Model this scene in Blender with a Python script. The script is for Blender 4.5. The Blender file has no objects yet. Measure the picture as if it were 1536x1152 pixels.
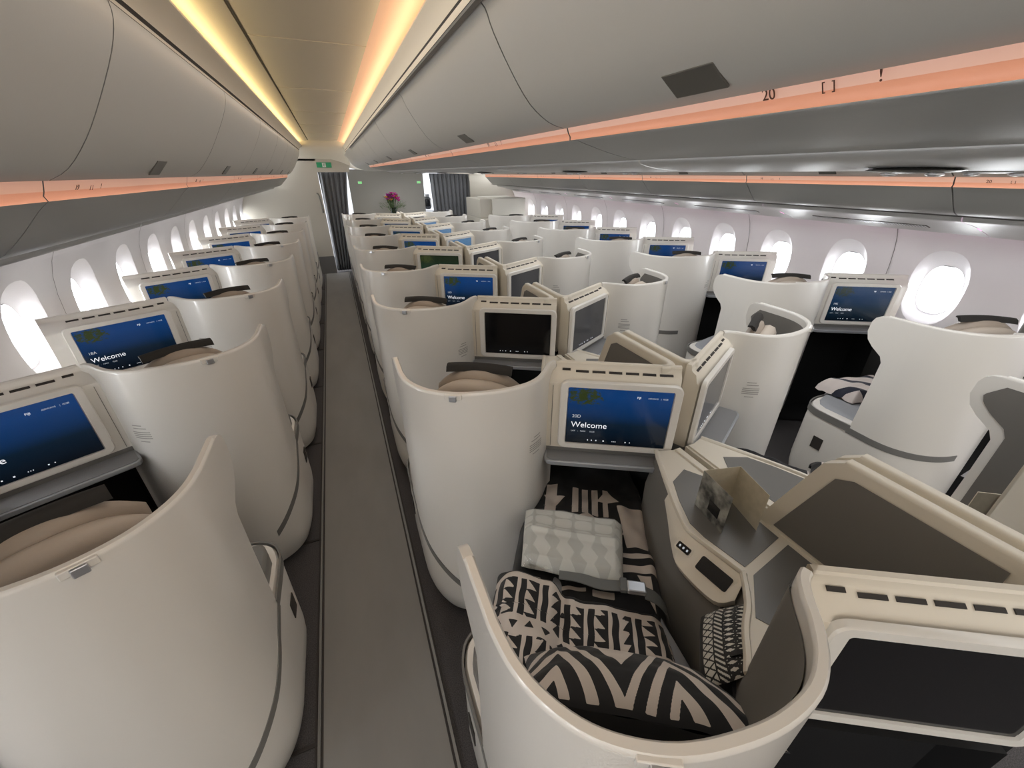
import bpy, math, random
from math import sin, cos, pi, radians, sqrt, exp
random.seed(7)
C = bpy.context.scene.collection
FH = 1.8                      # camera height above the floor: z = FH + dz

# ---------------------------------------------------------------- materials
MATS = {}
def mat(name, col, rough=.5, metal=0., spec=.5, emit=None, es=0., coat=0., bump=None, noise=None, alpha=None, trans=0.):
    if name in MATS: return MATS[name]
    m = bpy.data.materials.new(name); m.use_nodes = True
    nt = m.node_tree; b = nt.nodes['Principled BSDF']
    b.inputs['Base Color'].default_value = (*col, 1)
    b.inputs['Roughness'].default_value = rough
    b.inputs['Metallic'].default_value = metal
    b.inputs['Specular IOR Level'].default_value = spec
    b.inputs['Coat Weight'].default_value = coat
    b.inputs['Coat Roughness'].default_value = .15
    b.inputs['Transmission Weight'].default_value = trans
    if alpha is not None: b.inputs['Alpha'].default_value = alpha
    if emit: b.inputs['Emission Color'].default_value = (*emit, 1); b.inputs['Emission Strength'].default_value = es
    if noise or bump:
        tc = nt.nodes.new('ShaderNodeTexCoord')
    if noise:      # (scale, second colour, detail)
        n = nt.nodes.new('ShaderNodeTexNoise'); n.inputs['Scale'].default_value = noise[0]; n.inputs['Detail'].default_value = 4
        mp = nt.nodes.new('ShaderNodeMapping')
        if len(noise) > 2: mp.inputs['Scale'].default_value = noise[2]
        nt.links.new(tc.outputs['Object'], mp.inputs[0]); nt.links.new(mp.outputs[0], n.inputs[0])
        r = nt.nodes.new('ShaderNodeValToRGB'); r.color_ramp.elements[0].color = (*col, 1); r.color_ramp.elements[1].color = (*noise[1], 1)
        r.color_ramp.elements[0].position = .35; r.color_ramp.elements[1].position = .65
        nt.links.new(n.outputs[0], r.inputs[0]); nt.links.new(r.outputs[0], b.inputs['Base Color'])
    if bump:       # (scale, strength)
        n = nt.nodes.new('ShaderNodeTexNoise'); n.inputs['Scale'].default_value = bump[0]; n.inputs['Detail'].default_value = 3
        nt.links.new(tc.outputs['Object'], n.inputs[0])
        bp = nt.nodes.new('ShaderNodeBump'); bp.inputs['Strength'].default_value = bump[1]; bp.inputs['Distance'].default_value = .002
        nt.links.new(n.outputs[0], bp.inputs['Height']); nt.links.new(bp.outputs[0], b.inputs['Normal'])
    MATS[name] = m
    return m
SHELL = mat('pearl_white_shell', (.74, .71, .66), .28, spec=.5, coat=.4, bump=(300, .03))
CREAM = mat('cream_trim', (.70, .64, .54), .42)
GREY = mat('grey_liner', (.16, .15, .135), .6, bump=(500, .15))
GTOP = mat('grey_table_top', (.15, .145, .135), .38)
STRIPE = mat('grey_stripe', (.17, .165, .155), .5)
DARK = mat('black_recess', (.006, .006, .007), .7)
SLOT = mat('dark_slot', (.03, .025, .022), .7)
LEATHER = mat('taupe_leather', (.36, .30, .245), .5, bump=(120, .1))
LEATHER2 = mat('light_taupe_leather', (.50, .43, .36), .5, bump=(120, .1))
FLAP = mat('charcoal_leather', (.030, .028, .026), .75, spec=.25)
SEATM = mat('blue_grey_seat', (.30, .31, .33), .6, bump=(400, .15))
METAL = mat('brushed_metal', (.55, .56, .58), .3, metal=.9)
TRAY = mat('tray_grey', (.23, .23, .235), .32, spec=.6)
TRAYE = mat('tray_edge', (.42, .44, .47), .3, metal=.5)
BEZ = mat('screen_bezel', (.006, .006, .007), .2)
WHITEE = mat('display_white', (.8, .8, .8), .4, emit=(.85, .9, 1), es=.55)
WHITED = mat('display_white_dim', (.5, .5, .5), .4, emit=(.7, .8, .9), es=.3)
PRINT = mat('grey_print', (.36, .34, .31), .6)
INK = mat('brown_ink', (.10, .03, .012), .6)
WALLM = mat('sidewall_white', (.70, .68, .70), .55, bump=(200, .05))
SEAM = mat('seam_grey', (.20, .19, .19), .7)
BINM = mat('bin_white', (.44, .425, .39), .42, bump=(150, .06))
BINL = mat('bin_lower_grey', (.30, .30, .285), .42, metal=.2, bump=(150, .04))
PSU = mat('psu_panel', (.42, .42, .41), .42, metal=.3)
CEIL = mat('ceiling_cream', (.74, .68, .57), .5)
LATCH = mat('latch_grey', (.13, .125, .11), .35, metal=.4)
PEACH = mat('peach_strip_mood_glow', (.80, .50, .38), .4, emit=(1, .50, .34), es=.24)  # mood-light wash put in as a faint glow; the strip is no lamp
PEACHB = mat('peach_strip_mood_glow_low', (.80, .38, .24), .4, emit=(1, .38, .22), es=.22)  # lower tone of the strip, with the same painted mood-light glow
PINKC = mat('pink_cove_glow', (.85, .60, .46), .5, emit=(1, .50, .30), es=.25)  # pink cove light put into the panel's colour and emission
LEDW = mat('warm_led', (1, .9, .6), .5, emit=(1, .74, .34), es=2.5)
LEDP = mat('pink_led', (1, .3, .8), .5, emit=(1, .35, .75), es=1.6)
CARPET = mat('dark_carpet', (.040, .037, .038), .95, noise=(260, (.095, .086, .086)), bump=(400, .6))
RUNNER = mat('aisle_runner', (.20, .19, .178), .5, noise=(5, (.225, .213, .20), (1, .35, 1)), bump=(22, .5))
RAILM = mat('floor_rail', (.20, .195, .185), .4, metal=.4)
CURT = mat('grey_curtain', (.15, .155, .165), .85, bump=(300, .2))
BULK = mat('bulkhead_beige', (.46, .43, .37), .6, bump=(200, .05))
KICK = mat('kick_grey', (.13, .125, .12), .6)
GWALL = mat('grey_wall', (.27, .26, .235), .6)
GALLEY = mat('galley_white', (.75, .76, .8), .4)
GREEN = mat('exit_green', (.01, .16, .07), .4, emit=(.01, .25, .1), es=.25)
LIME = mat('exit_lime', (.1, .5, .1), .4, emit=(.25, 1, .3), es=.7)
WHITE = mat('white_plain', (.7, .7, .68), .5)
PAGE = mat('menu_paper', (.55, .49, .37), .6, noise=(40, (.62, .55, .42)))
PHOTO = mat('menu_photo', (.03, .03, .028), .35, noise=(22, (.42, .41, .36)))
GLASS = mat('window_glass', (1, 1, 1), .02, alpha=.06)
PLASTIC = mat('plastic_wrap', (1, 1, 1), .12, alpha=.22, bump=(25, 1.), spec=.8)
BELT = mat('belt_webbing', (.13, .135, .13), .6, bump=(500, .3))

def node_math(nt, op, a, b=None, c=None):
    n = nt.nodes.new('ShaderNodeMath'); n.operation = op
    for i, x in enumerate((a, b, c)):
        if x is None: continue
        if isinstance(x, (int, float)): n.inputs[i].default_value = x
        else: nt.links.new(x, n.inputs[i])
    return n.outputs[0]

def screen_mat(name, top, low, tree, strength):
    """a glowing display: blue water and sky with a dark branch in its upper left corner"""
    m = bpy.data.materials.new(name); m.use_nodes = True; nt = m.node_tree; b = nt.nodes['Principled BSDF']
    uv = nt.nodes.new('ShaderNodeUVMap'); sp = nt.nodes.new('ShaderNodeSeparateXYZ'); nt.links.new(uv.outputs[0], sp.inputs[0])
    U, V = sp.outputs[0], sp.outputs[1]
    r = nt.nodes.new('ShaderNodeValToRGB'); nt.links.new(V, r.inputs[0])
    e = r.color_ramp.elements
    e[0].position = .0; e[0].color = (*[x*.18 for x in low], 1); e[1].position = .85; e[1].color = (*top, 1)
    k = e.new(.38); k.color = (*low, 1); k = e.new(.55); k.color = (*[(x+y)/2 for x, y in zip(low, top)], 1)
    n = nt.nodes.new('ShaderNodeTexNoise'); n.inputs['Scale'].default_value = 17; n.inputs['Detail'].default_value = 9; n.inputs['Roughness'].default_value = .7
    nt.links.new(uv.outputs[0], n.inputs[0])
    dx = node_math(nt, 'SUBTRACT', U, .16); dy = node_math(nt, 'SUBTRACT', V, .86)
    d2 = node_math(nt, 'ADD', node_math(nt, 'MULTIPLY', node_math(nt, 'MULTIPLY', dx, dx), 4.5), node_math(nt, 'MULTIPLY', node_math(nt, 'MULTIPLY', dy, dy), 5.))
    msk = node_math(nt, 'SUBTRACT', n.outputs[0], node_math(nt, 'MULTIPLY', d2, 1.25))
    rr = nt.nodes.new('ShaderNodeValToRGB'); nt.links.new(msk, rr.inputs[0])
    rr.color_ramp.elements[0].position = .36; rr.color_ramp.elements[1].position = .44
    mx = nt.nodes.new('ShaderNodeMix'); mx.data_type = 'RGBA'
    nt.links.new(node_math(nt, 'MULTIPLY', rr.outputs[0], tree), mx.inputs['Factor']); nt.links.new(r.outputs[0], mx.inputs['A'])
    mx.inputs['B'].default_value = (.035, .05, .012, 1)
    b.inputs['Base Color'].default_value = (.004, .004, .005, 1); b.inputs['Roughness'].default_value = .13
    nt.links.new(mx.outputs['Result'], b.inputs['Emission Color']); b.inputs['Emission Strength'].default_value = strength
    return m
SCR = {'welcome': screen_mat('display_welcome', (.005, .050, .19), (.003, .014, .032), 1., .72),
       'dim': screen_mat('display_dim', (.008, .055, .16), (.006, .03, .06), .8, .55),
       'film': screen_mat('display_film', (.012, .022, .01), (.012, .045, .025), 1., .8),
       'off': mat('display_off', (.006, .006, .007), .12),
       'grey': mat('display_grey_reflection', (.03, .03, .032), .13, emit=(.05, .05, .055), es=.35),  # faint glow imitates grey reflections on the screen glass
       'pale': screen_mat('display_pale_reflection', (.08, .17, .30), (.05, .10, .16), .2, 1.)}  # pale glow imitates reflections on far screens at a grazing angle

def field_mat(name, black, white, rough=.8):
    """two-tone printed cloth: the sign of the 'pat' attribute decides the colour"""
    m = bpy.data.materials.new(name); m.use_nodes = True; nt = m.node_tree; b = nt.nodes['Principled BSDF']
    a = nt.nodes.new('ShaderNodeAttribute'); a.attribute_name = 'pat'
    r = nt.nodes.new('ShaderNodeValToRGB'); r.color_ramp.elements[0].position = .47; r.color_ramp.elements[1].position = .53
    r.color_ramp.elements[0].color = (*white, 1); r.color_ramp.elements[1].color = (*black, 1)
    nt.links.new(a.outputs['Fac'], r.inputs[0]); nt.links.new(r.outputs[0], b.inputs['Base Color'])
    b.inputs['Roughness'].default_value = rough; b.inputs['Sheen Weight'].default_value = .1
    return m
CLOTH = field_mat('printed_bedding', (.010, .010, .011), (.60, .53, .47))
CLOTHB = field_mat('printed_blanket_navy', (.012, .014, .03), (.62, .55, .52))
POUCHM = field_mat('printed_pouch', (.015, .015, .015), (.62, .60, .54), .7)
BAGM = field_mat('printed_pale_blanket', (.40, .40, .35), (.56, .56, .50), .7)

# ---------------------------------------------------------------- mesh tools
class MB:
    def __init__(s): s.v = []; s.f = []; s.m = []; s.uv = None
    def face(s, idx): s.f.append(list(idx)); s.m.append(0)
    def poly(s, pts):
        n = len(s.v); s.v += [tuple(p) for p in pts]; s.face(range(n, n+len(pts)))
    def grid(s, rows, cu=False, cv=False):
        n = len(s.v); R = len(rows); K = len(rows[0])
        for r in rows: s.v += [tuple(p) for p in r]
        for i in range(R if cu else R-1):
            for j in range(K if cv else K-1):
                a = n+i*K+j; b = n+i*K+(j+1) % K; i2 = (i+1) % R
                s.face((a, b, n+i2*K+(j+1) % K, n+i2*K+j))
        return s
    def box(s, c, d, ax=None):
        """c centre, d full sizes, ax optional (ex, ey, ez) frame"""
        ex, ey, ez = ax or ((1, 0, 0), (0, 1, 0), (0, 0, 1)); n = len(s.v)
        for k in (-.5, .5):
            for a, b in ((-.5, -.5), (.5, -.5), (.5, .5), (-.5, .5)):
                s.v.append(tuple(c[i]+a*d[0]*ex[i]+b*d[1]*ey[i]+k*d[2]*ez[i] for i in range(3)))
        for q in ((3, 2, 1, 0), (4, 5, 6, 7), (0, 1, 5, 4), (1, 2, 6, 5), (2, 3, 7, 6), (3, 0, 4, 7)): s.face([n+i for i in q])
        return s
    def prism(s, poly, z0, z1, f=None):
        """poly in plan (ccw or cw), z0/z1 numbers; f maps (x,y,z)"""
        A = sum(poly[i][0]*poly[(i+1) % len(poly)][1]-poly[(i+1) % len(poly)][0]*poly[i][1] for i in range(len(poly)))
        if A < 0: poly = poly[::-1]
        f = f or (lambda x, y, z: (x, y, z)); n = len(s.v); k = len(poly)
        s.v += [f(x, y, z0) for x, y in poly]+[f(x, y, z1) for x, y in poly]
        s.face([n+k-1-i for i in range(k)]); s.face([n+k+i for i in range(k)])
        for i in range(k): s.face((n+i, n+(i+1) % k, n+k+(i+1) % k, n+k+i))
        return s
    def tube(s, path, r, seg=8, closed=False):
        rows = []; N = len(path)
        for i, p in enumerate(path):
            a = path[max(i-1, 0)]; b = path[min(i+1, N-1)]
            if closed: a = path[i-1]; b = path[(i+1) % N]
            t = [b[k]-a[k] for k in range(3)]; L = sqrt(sum(x*x for x in t)) or 1; t = [x/L for x in t]
            up = (0, 0, 1) if abs(t[2]) < .95 else (1, 0, 0)
            u = (t[1]*up[2]-t[2]*up[1], t[2]*up[0]-t[0]*up[2], t[0]*up[1]-t[1]*up[0]); L = sqrt(sum(x*x for x in u)); u = [x/L for x in u]
            w = (u[1]*t[2]-u[2]*t[1], u[2]*t[0]-u[0]*t[2], u[0]*t[1]-u[1]*t[0])
            rr = r[i] if isinstance(r, (list, tuple)) else r
            rows.append([tuple(p[k]+rr*(cos(2*pi*j/seg)*u[k]+sin(2*pi*j/seg)*w[k]) for k in range(3)) for j in range(seg)])
        n = len(s.v); s.grid(rows, cu=closed, cv=True)
        if not closed:
            s.face([n+j for j in range(seg)]); s.face([n+(N-1)*seg+seg-1-j for j in range(seg)])
        return s
    def ellip(s, c, r, nu=16, nv=10, ax=None, p=1.):
        ex, ey, ez = ax or ((1, 0, 0), (0, 1, 0), (0, 0, 1)); rows = []
        sg = lambda x: math.copysign(abs(x)**p, x)
        for i in range(nv+1):
            th = -pi/2+pi*i/nv; rows.append([])
            for j in range(nu):
                ph = 2*pi*j/nu; a = r[0]*sg(cos(th))*sg(cos(ph)); b = r[1]*sg(cos(th))*sg(sin(ph)); d = r[2]*sg(sin(th))
                rows[-1].append(tuple(c[k]+a*ex[k]+b*ey[k]+d*ez[k] for k in range(3)))
        s.grid(rows, cv=True); return s
    def mesh(s, name, m, mirror=1, smooth=35, pat=None, uvs=None):
        me = bpy.data.meshes.new(name)
        v = [(x*mirror, y, z) for x, y, z in s.v]
        f = [q[::-1] for q in s.f] if mirror < 0 else s.f
        me.from_pydata(v, [], f)
        for x in (m if isinstance(m, (list, tuple)) else [m]): me.materials.append(x)
        if any(s.m): me.polygons.foreach_set('material_index', s.m)
        if pat:
            at = me.attributes.new('pat', 'FLOAT', 'POINT')
            for i, x in enumerate(pat): at.data[i].value = x
        if uvs:
            ul = me.uv_layers.new(name='UVMap')
            for l in me.loops: ul.data[l.index].uv = uvs[l.vertex_index]
        me.validate(); me.update()
        if smooth:
            me.shade_smooth(); me.set_sharp_from_angle(angle=radians(smooth))
        return me

def link(name, me, parent=None, bev=0, seg=2, weld=False):
    o = bpy.data.objects.new(name, me); C.objects.link(o)
    if parent: o.parent = parent
    if bev:
        b = o.modifiers.new('bevel', 'BEVEL'); b.width = bev; b.segments = seg; b.limit_method = 'ANGLE'; b.angle_limit = radians(40)
    return o
def tag(o, label, cat, group=None):
    o['label'] = label; o['category'] = cat
    if group: o['group'] = group
    return o
def struct(name, mb, m, parent=None, smooth=35, bev=0):
    o = link(name, mb.mesh(name, m, smooth=smooth), parent, bev)
    if not parent: o['kind'] = 'structure'
    return o
def empty(name, loc):
    o = bpy.data.objects.new(name, None); C.objects.link(o); o.location = loc; o.empty_display_size = .1
    return o
TEXTS = {}
def text_mesh(txt, size, m, ext=.0003):
    key = (txt, size, m.name)
    if key not in TEXTS:
        cu = bpy.data.curves.new('lettering', 'FONT'); cu.body = txt; cu.size = size; cu.extrude = ext
        o = bpy.data.objects.new('lettering', cu); C.objects.link(o)
        bpy.context.view_layer.update()
        dg = bpy.context.evaluated_depsgraph_get()
        me = bpy.data.meshes.new_from_object(o.evaluated_get(dg)); me.name = 'lettering'
        bpy.data.objects.remove(o)
        me.materials.clear(); me.materials.append(m); TEXTS[key] = me
    return TEXTS[key]
from mathutils import Matrix, Vector
def place_text(name, txt, size, m, pos, ex, ez, parent=None):
    """ex = reading direction, ez = up direction of the letters"""
    o = bpy.data.objects.new(name, text_mesh(txt, size, m)); C.objects.link(o)
    ex = Vector(ex).normalized(); ez = Vector(ez).normalized(); n = ex.cross(ez)
    M = Matrix((ex, ez, n)).transposed().to_4x4(); M.translation = Vector(pos)
    if parent: o.parent = parent
    o.matrix_local = M
    return o

def smooth_path(pts, n=8):
    """Catmull-Rom through 2D or 3D points"""
    out = []; N = len(pts)
    for i in range(N-1):
        p0 = pts[max(i-1, 0)]; p1 = pts[i]; p2 = pts[i+1]; p3 = pts[min(i+2, N-1)]
        for k in range(n):
            t = k/n
            out.append(tuple(.5*((2*b)+(-a+c)*t+(2*a-5*b+4*c-d)*t*t+(-a+3*b-3*c+d)*t**3) for a, b, c, d in zip(p0, p1, p2, p3)))
    out.append(tuple(pts[-1])); return out
def offs(path, d):
    """offset a 2D open path to its left by d"""
    out = []
    for i, p in enumerate(path):
        a = path[max(i-1, 0)]; b = path[min(i+1, len(path)-1)]; tx, ty = b[0]-a[0], b[1]-a[1]; L = sqrt(tx*tx+ty*ty) or 1
        out.append((p[0]-ty/L*d, p[1]+tx/L*d))
    return out

# ---------------------------------------------------------------- the suite
# local plan: x from the aisle towards the neighbour, y forward, z up. z of the rim 1.18
RIM = 1.18
BACK = [(.105, .36), (.112, .30), (.130, .245), (.165, .19), (.21, .15), (.27, .118), (.34, .10), (.415, .092), (.49, .10), (.545, .125), (.588, .162), (.618, .197), (.643, .221), (.662, .229)]
S0 = (.684, .162); E_ = (.872, -.49); N_ = (-.49, -.872)
def F(s, d, z):                       # s along the display face, d behind it, z up
    return (S0[0]+s*E_[0]-d*N_[0], S0[1]+s*E_[1]-d*N_[1], z)
def yedge(z):                         # leading edge of the aisle wing
    K = [(0, .46), (.75, .44), (.955, .44), (.985, .455), (1.02, .505), (1.05, .535), (1.09, .55), (1.14, .548), (1.162, .538), (1.174, .52), (1.18, .49)]
    for (a, b), (c, d) in zip(K, K[1:]):
        if z <= c: return b+(d-b)*(z-a)/(c-a)
    return K[-1][1]
def inset(z):                         # the shell tucks in near the floor
    return .055*(1-min(z, .22)/.22)**2
ZS = [.03, .06, .1, .15, .22, .35, .5, .65, .8, .9, .935, .955, .97, .985, 1.0, 1.02, 1.035, 1.05, 1.07, 1.09, 1.12, 1.14, 1.162, 1.174, 1.18]
def wide(kind, x):                    # the right window column's shells reach further into their aisle
    return x-.13*max(0, (.62-x)/.5) if kind == 'K' else x
def shell_path(kind, z, d=0., y0=None):
    ye = yedge(z) if y0 is None else y0
    pts = [(wide(kind, .105), ye+(.36-ye)*t) for t in (0, .33, .66)]
    P = pts+smooth_path([(wide(kind, x), y) for x, y in BACK], 4)
    return offs(P, d+inset(z))        # path runs rearwards then to the right: its left is inside
CACHE = {}
def cached(key, fn):
    if key not in CACHE: CACHE[key] = fn()
    return CACHE[key]

def m_shell(kind, mir):
    mb = MB(); T = .020; rows = []
    for z in ZS: rows.append([(x, y, z) for x, y in shell_path(kind, z)])
    top = shell_path(kind, 1.18)
    rows.append([(x, y, RIM+.005) for x, y in offs(top, .004)]); rows.append([(x, y, RIM+.005) for x, y in offs(top, T-.004)])
    for z in ZS[::-1]: rows.append([(x, y, z) for x, y in shell_path(kind, z, T)])
    mb.grid(rows, cu=True)
    k = len(rows[0]); R = len(rows); n0 = 0
    mid = len(ZS)
    for e in (0, k-1):                # close both ends of the wall
        for i in range(mid):
            a = i; b = i+1; c = R-2-i; d = R-1-i
            if b >= c: break
            q = (a*k+e, b*k+e, c*k+e, d*k+e); mb.face(q if e else q[::-1])
    return mb.mesh('shell', SHELL, mir, 50)
def m_ribbon(kind, mir, name, m, zf, h, u0, u1, off=-.003, th=.003):
    """a band lying on the outer face; zf(t) gives its mid height, u0..u1 run along the path"""
    mb = MB(); rows = []
    base = shell_path(kind, .3, off); n = len(base); a = int(u0*(n-1)); b = max(a+1, int(u1*(n-1)))
    for i in range(a, b+1):
        t = (i-a)/(b-a); z = zf(t); dd = inset(max(z, .05))
        p = offs(base, dd)[i]; q = offs(base, dd+th)[i]
        rows.append([(*p, z-h/2), (*p, z+h/2), (*q, z+h/2), (*q, z-h/2)])
    mb.grid(rows, cv=True); mb.face([0, 1, 2, 3]); k = len(mb.v); mb.face([k-1, k-2, k-3, k-4])
    return mb.mesh(name, m, mir, 40)
def m_liner(kind, mir):
    mb = MB(); rows = []
    for z in [.5, .7, .85]+[.90+.01*i for i in range(26)]:
        y0 = min(yedge(min(1.13, max(0, z+q))) for q in (-.025, -.012, 0, .012, .025))-.028-max(0, z-1.10)*.9
        rows.append([(x, y, z) for x, y in shell_path(kind, z, .023, y0)])
    mb.grid(rows)
    mb2 = MB(); n = len(mb.v)
    mb.v += [(x, y, z) for r in rows for x, y, z in r]
    return mb.mesh('inner_liner', GREY, mir, 50)
def m_housing(kind, mir):
    s0, s1 = -.092, .398 if kind in 'DG' else .46
    prof = [(0, .835), (0, 1.112), (.003, 1.121), (.010, 1.127), (.030, 1.150), (.045, 1.160), (.049, 1.166), (.050, 1.180), (.054, 1.185), (.066, 1.185), (.070, 1.180), (.070, .84)]
    mb = MB(); N = 12; rows = []
    for i in range(N+1):
        s = s0+(s1-s0)*i/N; r = 0; q = .06 if i == 0 else 0
        if i == N: r = .012
        rows.append([F(s+q*min(1, d/.07), d+(r if d < .02 else 0), z-(r*.6 if z > 1.1 and d < .03 else 0)) for d, z in prof])
    mb.grid(rows, cv=True); k = len(prof); mb.face(range(k)); L = len(mb.v); mb.face([L-1-i for i in range(k)])
    return mb.mesh('monitor_housing', CREAM if kind in 'DG' else SHELL, mir, 30)
def rrect(w, h, r, n=5):
    out = []
    for cx, cy, a0 in ((w/2-r, h/2-r, 0), (-w/2+r, h/2-r, 90), (-w/2+r, -h/2+r, 180), (w/2-r, -h/2+r, 270)):
        out += [(cx+r*cos(radians(a0+90*i/n)), cy+r*sin(radians(a0+90*i/n))) for i in range(n+1)]
    return out
SW, SH = .372, .243; SC = (.186, 0.9885)     # display width, height and centre (s, z)
def m_bezel(mir):                            # raised rounded frame round the display
    mb = MB(); a = rrect(SW+.062, SH+.05, .028); b = rrect(SW+.004, SH+.004, .008); rows = []
    for pts, d in ((a, .004), (a, -.010), ([(x*.985, y*.985) for x, y in a], -.014), ([(x*1.006, y*1.006) for x, y in b], -.014), (b, -.008)):
        rows.append([F(SC[0]+x, d, SC[1]+y) for x, y in pts])
    mb.grid(rows, cv=True)
    return mb.mesh('monitor_frame', SHELL, mir, 35)
def m_display(mir, m):
    mb = MB(); W, H = SW, SH; d = -.0085
    mb.v = [F(SC[0]-W/2, d, SC[1]-H/2), F(SC[0]+W/2, d, SC[1]-H/2), F(SC[0]+W/2, d, SC[1]+H/2), F(SC[0]-W/2, d, SC[1]+H/2)]
    mb.v += [F(SC[0]+a*W/2, 0, SC[1]+b*H/2) for a, b in ((-1, -1), (1, -1), (1, 1), (-1, 1))]
    mb.face((0, 1, 2, 3)); mb.face((7, 6, 5, 4))
    for i in range(4): mb.face((i, i+4, (i+1) % 4+4, (i+1) % 4))
    u = [(0, 0), (1, 0), (1, 1), (0, 1)]*2
    if mir < 0: u = [(1-a, b) for a, b in u]
    return mb.mesh('display', m, mir, 0, uvs=u)
def m_slots(mir, n=6, s0=.015, s1=.375):
    mb = MB(); L = (s1-s0)/n
    dv = Vector(F(0, 1, 0))-Vector(F(0, 0, 0)); t = Vector((dv.x, dv.y, .62)).normalized()
    ex = Vector((E_[0], E_[1], 0)); ez = ex.cross(t)
    for i in range(n):
        s = s0+L*(i+.5); mb.box(F(s, .036, 1.1552), (L*.78, .009, .003), (tuple(ex), tuple(t), tuple(ez)))
    mb.box(F(s0-.028, .040, 1.1592), (.030, .009, .003), (tuple(ex), tuple(t), tuple(ez)))
    return mb.mesh('vent_slots', SLOT, mir, 0)
def m_tray(mir):
    o = []; X = .035 if mir < 0 else 0
    for s, d in ((.395, .03), (.395, -.055-X), (.385, -.066-X), (-.05, -.066-X), (-.068, -.060-X), (-.078, -.045-X), (-.08, .0), (-.08, .03)): o.append(F(s, d, 0)[:2])
    return MB().prism(o, .792, .812).mesh('tray_table', TRAYE, mir, 35)
def m_traytop(mir):
    o = []; X = .035 if mir < 0 else 0
    for s, d in ((.385, .03), (.385, -.050-X), (.378, -.058-X), (-.045, -.058-X), (-.060, -.053-X), (-.07, -.042-X), (-.07, .03)): o.append(F(s, d, 0)[:2])
    return MB().prism(o, .811, .8145).mesh('tray_top', TRAY, mir, 35)
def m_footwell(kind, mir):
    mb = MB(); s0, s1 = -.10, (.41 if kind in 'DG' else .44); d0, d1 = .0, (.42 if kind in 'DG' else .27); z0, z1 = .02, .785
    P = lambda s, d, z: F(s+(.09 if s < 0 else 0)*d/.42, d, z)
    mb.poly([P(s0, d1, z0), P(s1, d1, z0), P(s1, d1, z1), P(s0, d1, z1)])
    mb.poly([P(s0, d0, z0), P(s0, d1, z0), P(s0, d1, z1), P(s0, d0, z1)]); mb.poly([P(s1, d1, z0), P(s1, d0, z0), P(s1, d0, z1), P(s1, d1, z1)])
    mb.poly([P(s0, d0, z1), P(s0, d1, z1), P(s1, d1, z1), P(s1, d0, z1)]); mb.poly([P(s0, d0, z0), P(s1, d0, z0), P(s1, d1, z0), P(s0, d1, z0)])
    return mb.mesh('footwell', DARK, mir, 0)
def m_under(mir):                     # cream panel between housing and tray
    mb = MB(); mb.box(F(.15, .035, .824), (.50, .06, .026), ((E_[0], E_[1], 0), (-N_[0], -N_[1], 0), (0, 0, 1)))
    return mb.mesh('tray_support', STRIPE, mir, 0)
CZ = .87
EDGE = [(.968, .925), (.90, .80), (.845, .695), (.803, .60), (.803, .55), (.826, .43), (.82, .41), (.765, .35), (.71, .31), (.66, .262), (.632, .238)]
def m_console(kind, mir):
    R = 1.066 if kind in 'DG' else 1.20
    poly = EDGE+[(.66, .262), (.715, .245), (.86, .165), (1.0, .09), (R, .075), (R, .925)]
    poly = EDGE+[(.668, .250), (.72, .235), (.86, .155), (1.0, .075), (R, .05), (R, .905), (1.03, .905)]
    return MB().prism(poly, .845, CZ).mesh('console_top', CREAM, mir, 35)
def m_consoleside(kind, mir):
    mb = MB(); E = offs(EDGE, -.012); rows = []
    up = [(x+.004, y) for x, y in EDGE]
    lo = [(.945, .925), (.87, .80), (.815, .695), (.775, .60), (.765, .55), (.750, .43), (.742, .41), (.715, .35), (.685, .31), (.65, .265), (.622, .24)]
    mb.grid([[(x, y, .845) for x, y in up], [(x, y, .72) for x, y in lo], [(x+.01, y, .42) for x, y in lo], [(x+.01, y, .05) for x, y in lo]])
    return mb.mesh('console_side', GREY if kind in 'DG' else mat('charcoal_side', (.025, .024, .023), .6), mir, 50)
def m_edge(kind, mir):
    path = [(x, y, CZ) for x, y in smooth_path(EDGE, 3)]
    return MB().tube(path, .009, 6).mesh('console_edge', CREAM, mir, 60)
FAC_T = [(.845, .695), (.803, .60), (.803, .55), (.826, .43)]
def m_control(mir):                   # sloping control facet on the console's seat side
    mb = MB()
    top = [(.868, .735, .866), (.845, .695, .866), (.803, .60, .866), (.803, .55, .866), (.826, .43, .866), (.80, .395, .866)]
    low = [(.845, .730, .84), (.805, .665, .825), (.765, .60, .805), (.735, .535, .80), (.745, .42, .80), (.775, .385, .83)]
    mid = [tuple((a+b)/2+(.004 if k == 2 else 0) for k, (a, b) in enumerate(zip(p, q))) for p, q in zip(top, low)]
    und = [(x+.012, y, z-.025) for x, y, z in low]
    sm = lambda r: smooth_path(r, 5)
    mb.grid([sm(top), sm(mid), sm(low), sm(und)])
    return mb.mesh('control_panel', CREAM, mir, 60)
def facet_frame():
    a = Vector((.815, .43, .866)); b = Vector((.795, .56, .866)); c = Vector((.742, .45, .80))
    ey = (b-a).normalized(); n = (b-a).cross(c-a).normalized()
    if n.z < 0: n = -n
    ex = ey.cross(n); return ex, ey, n
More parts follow.
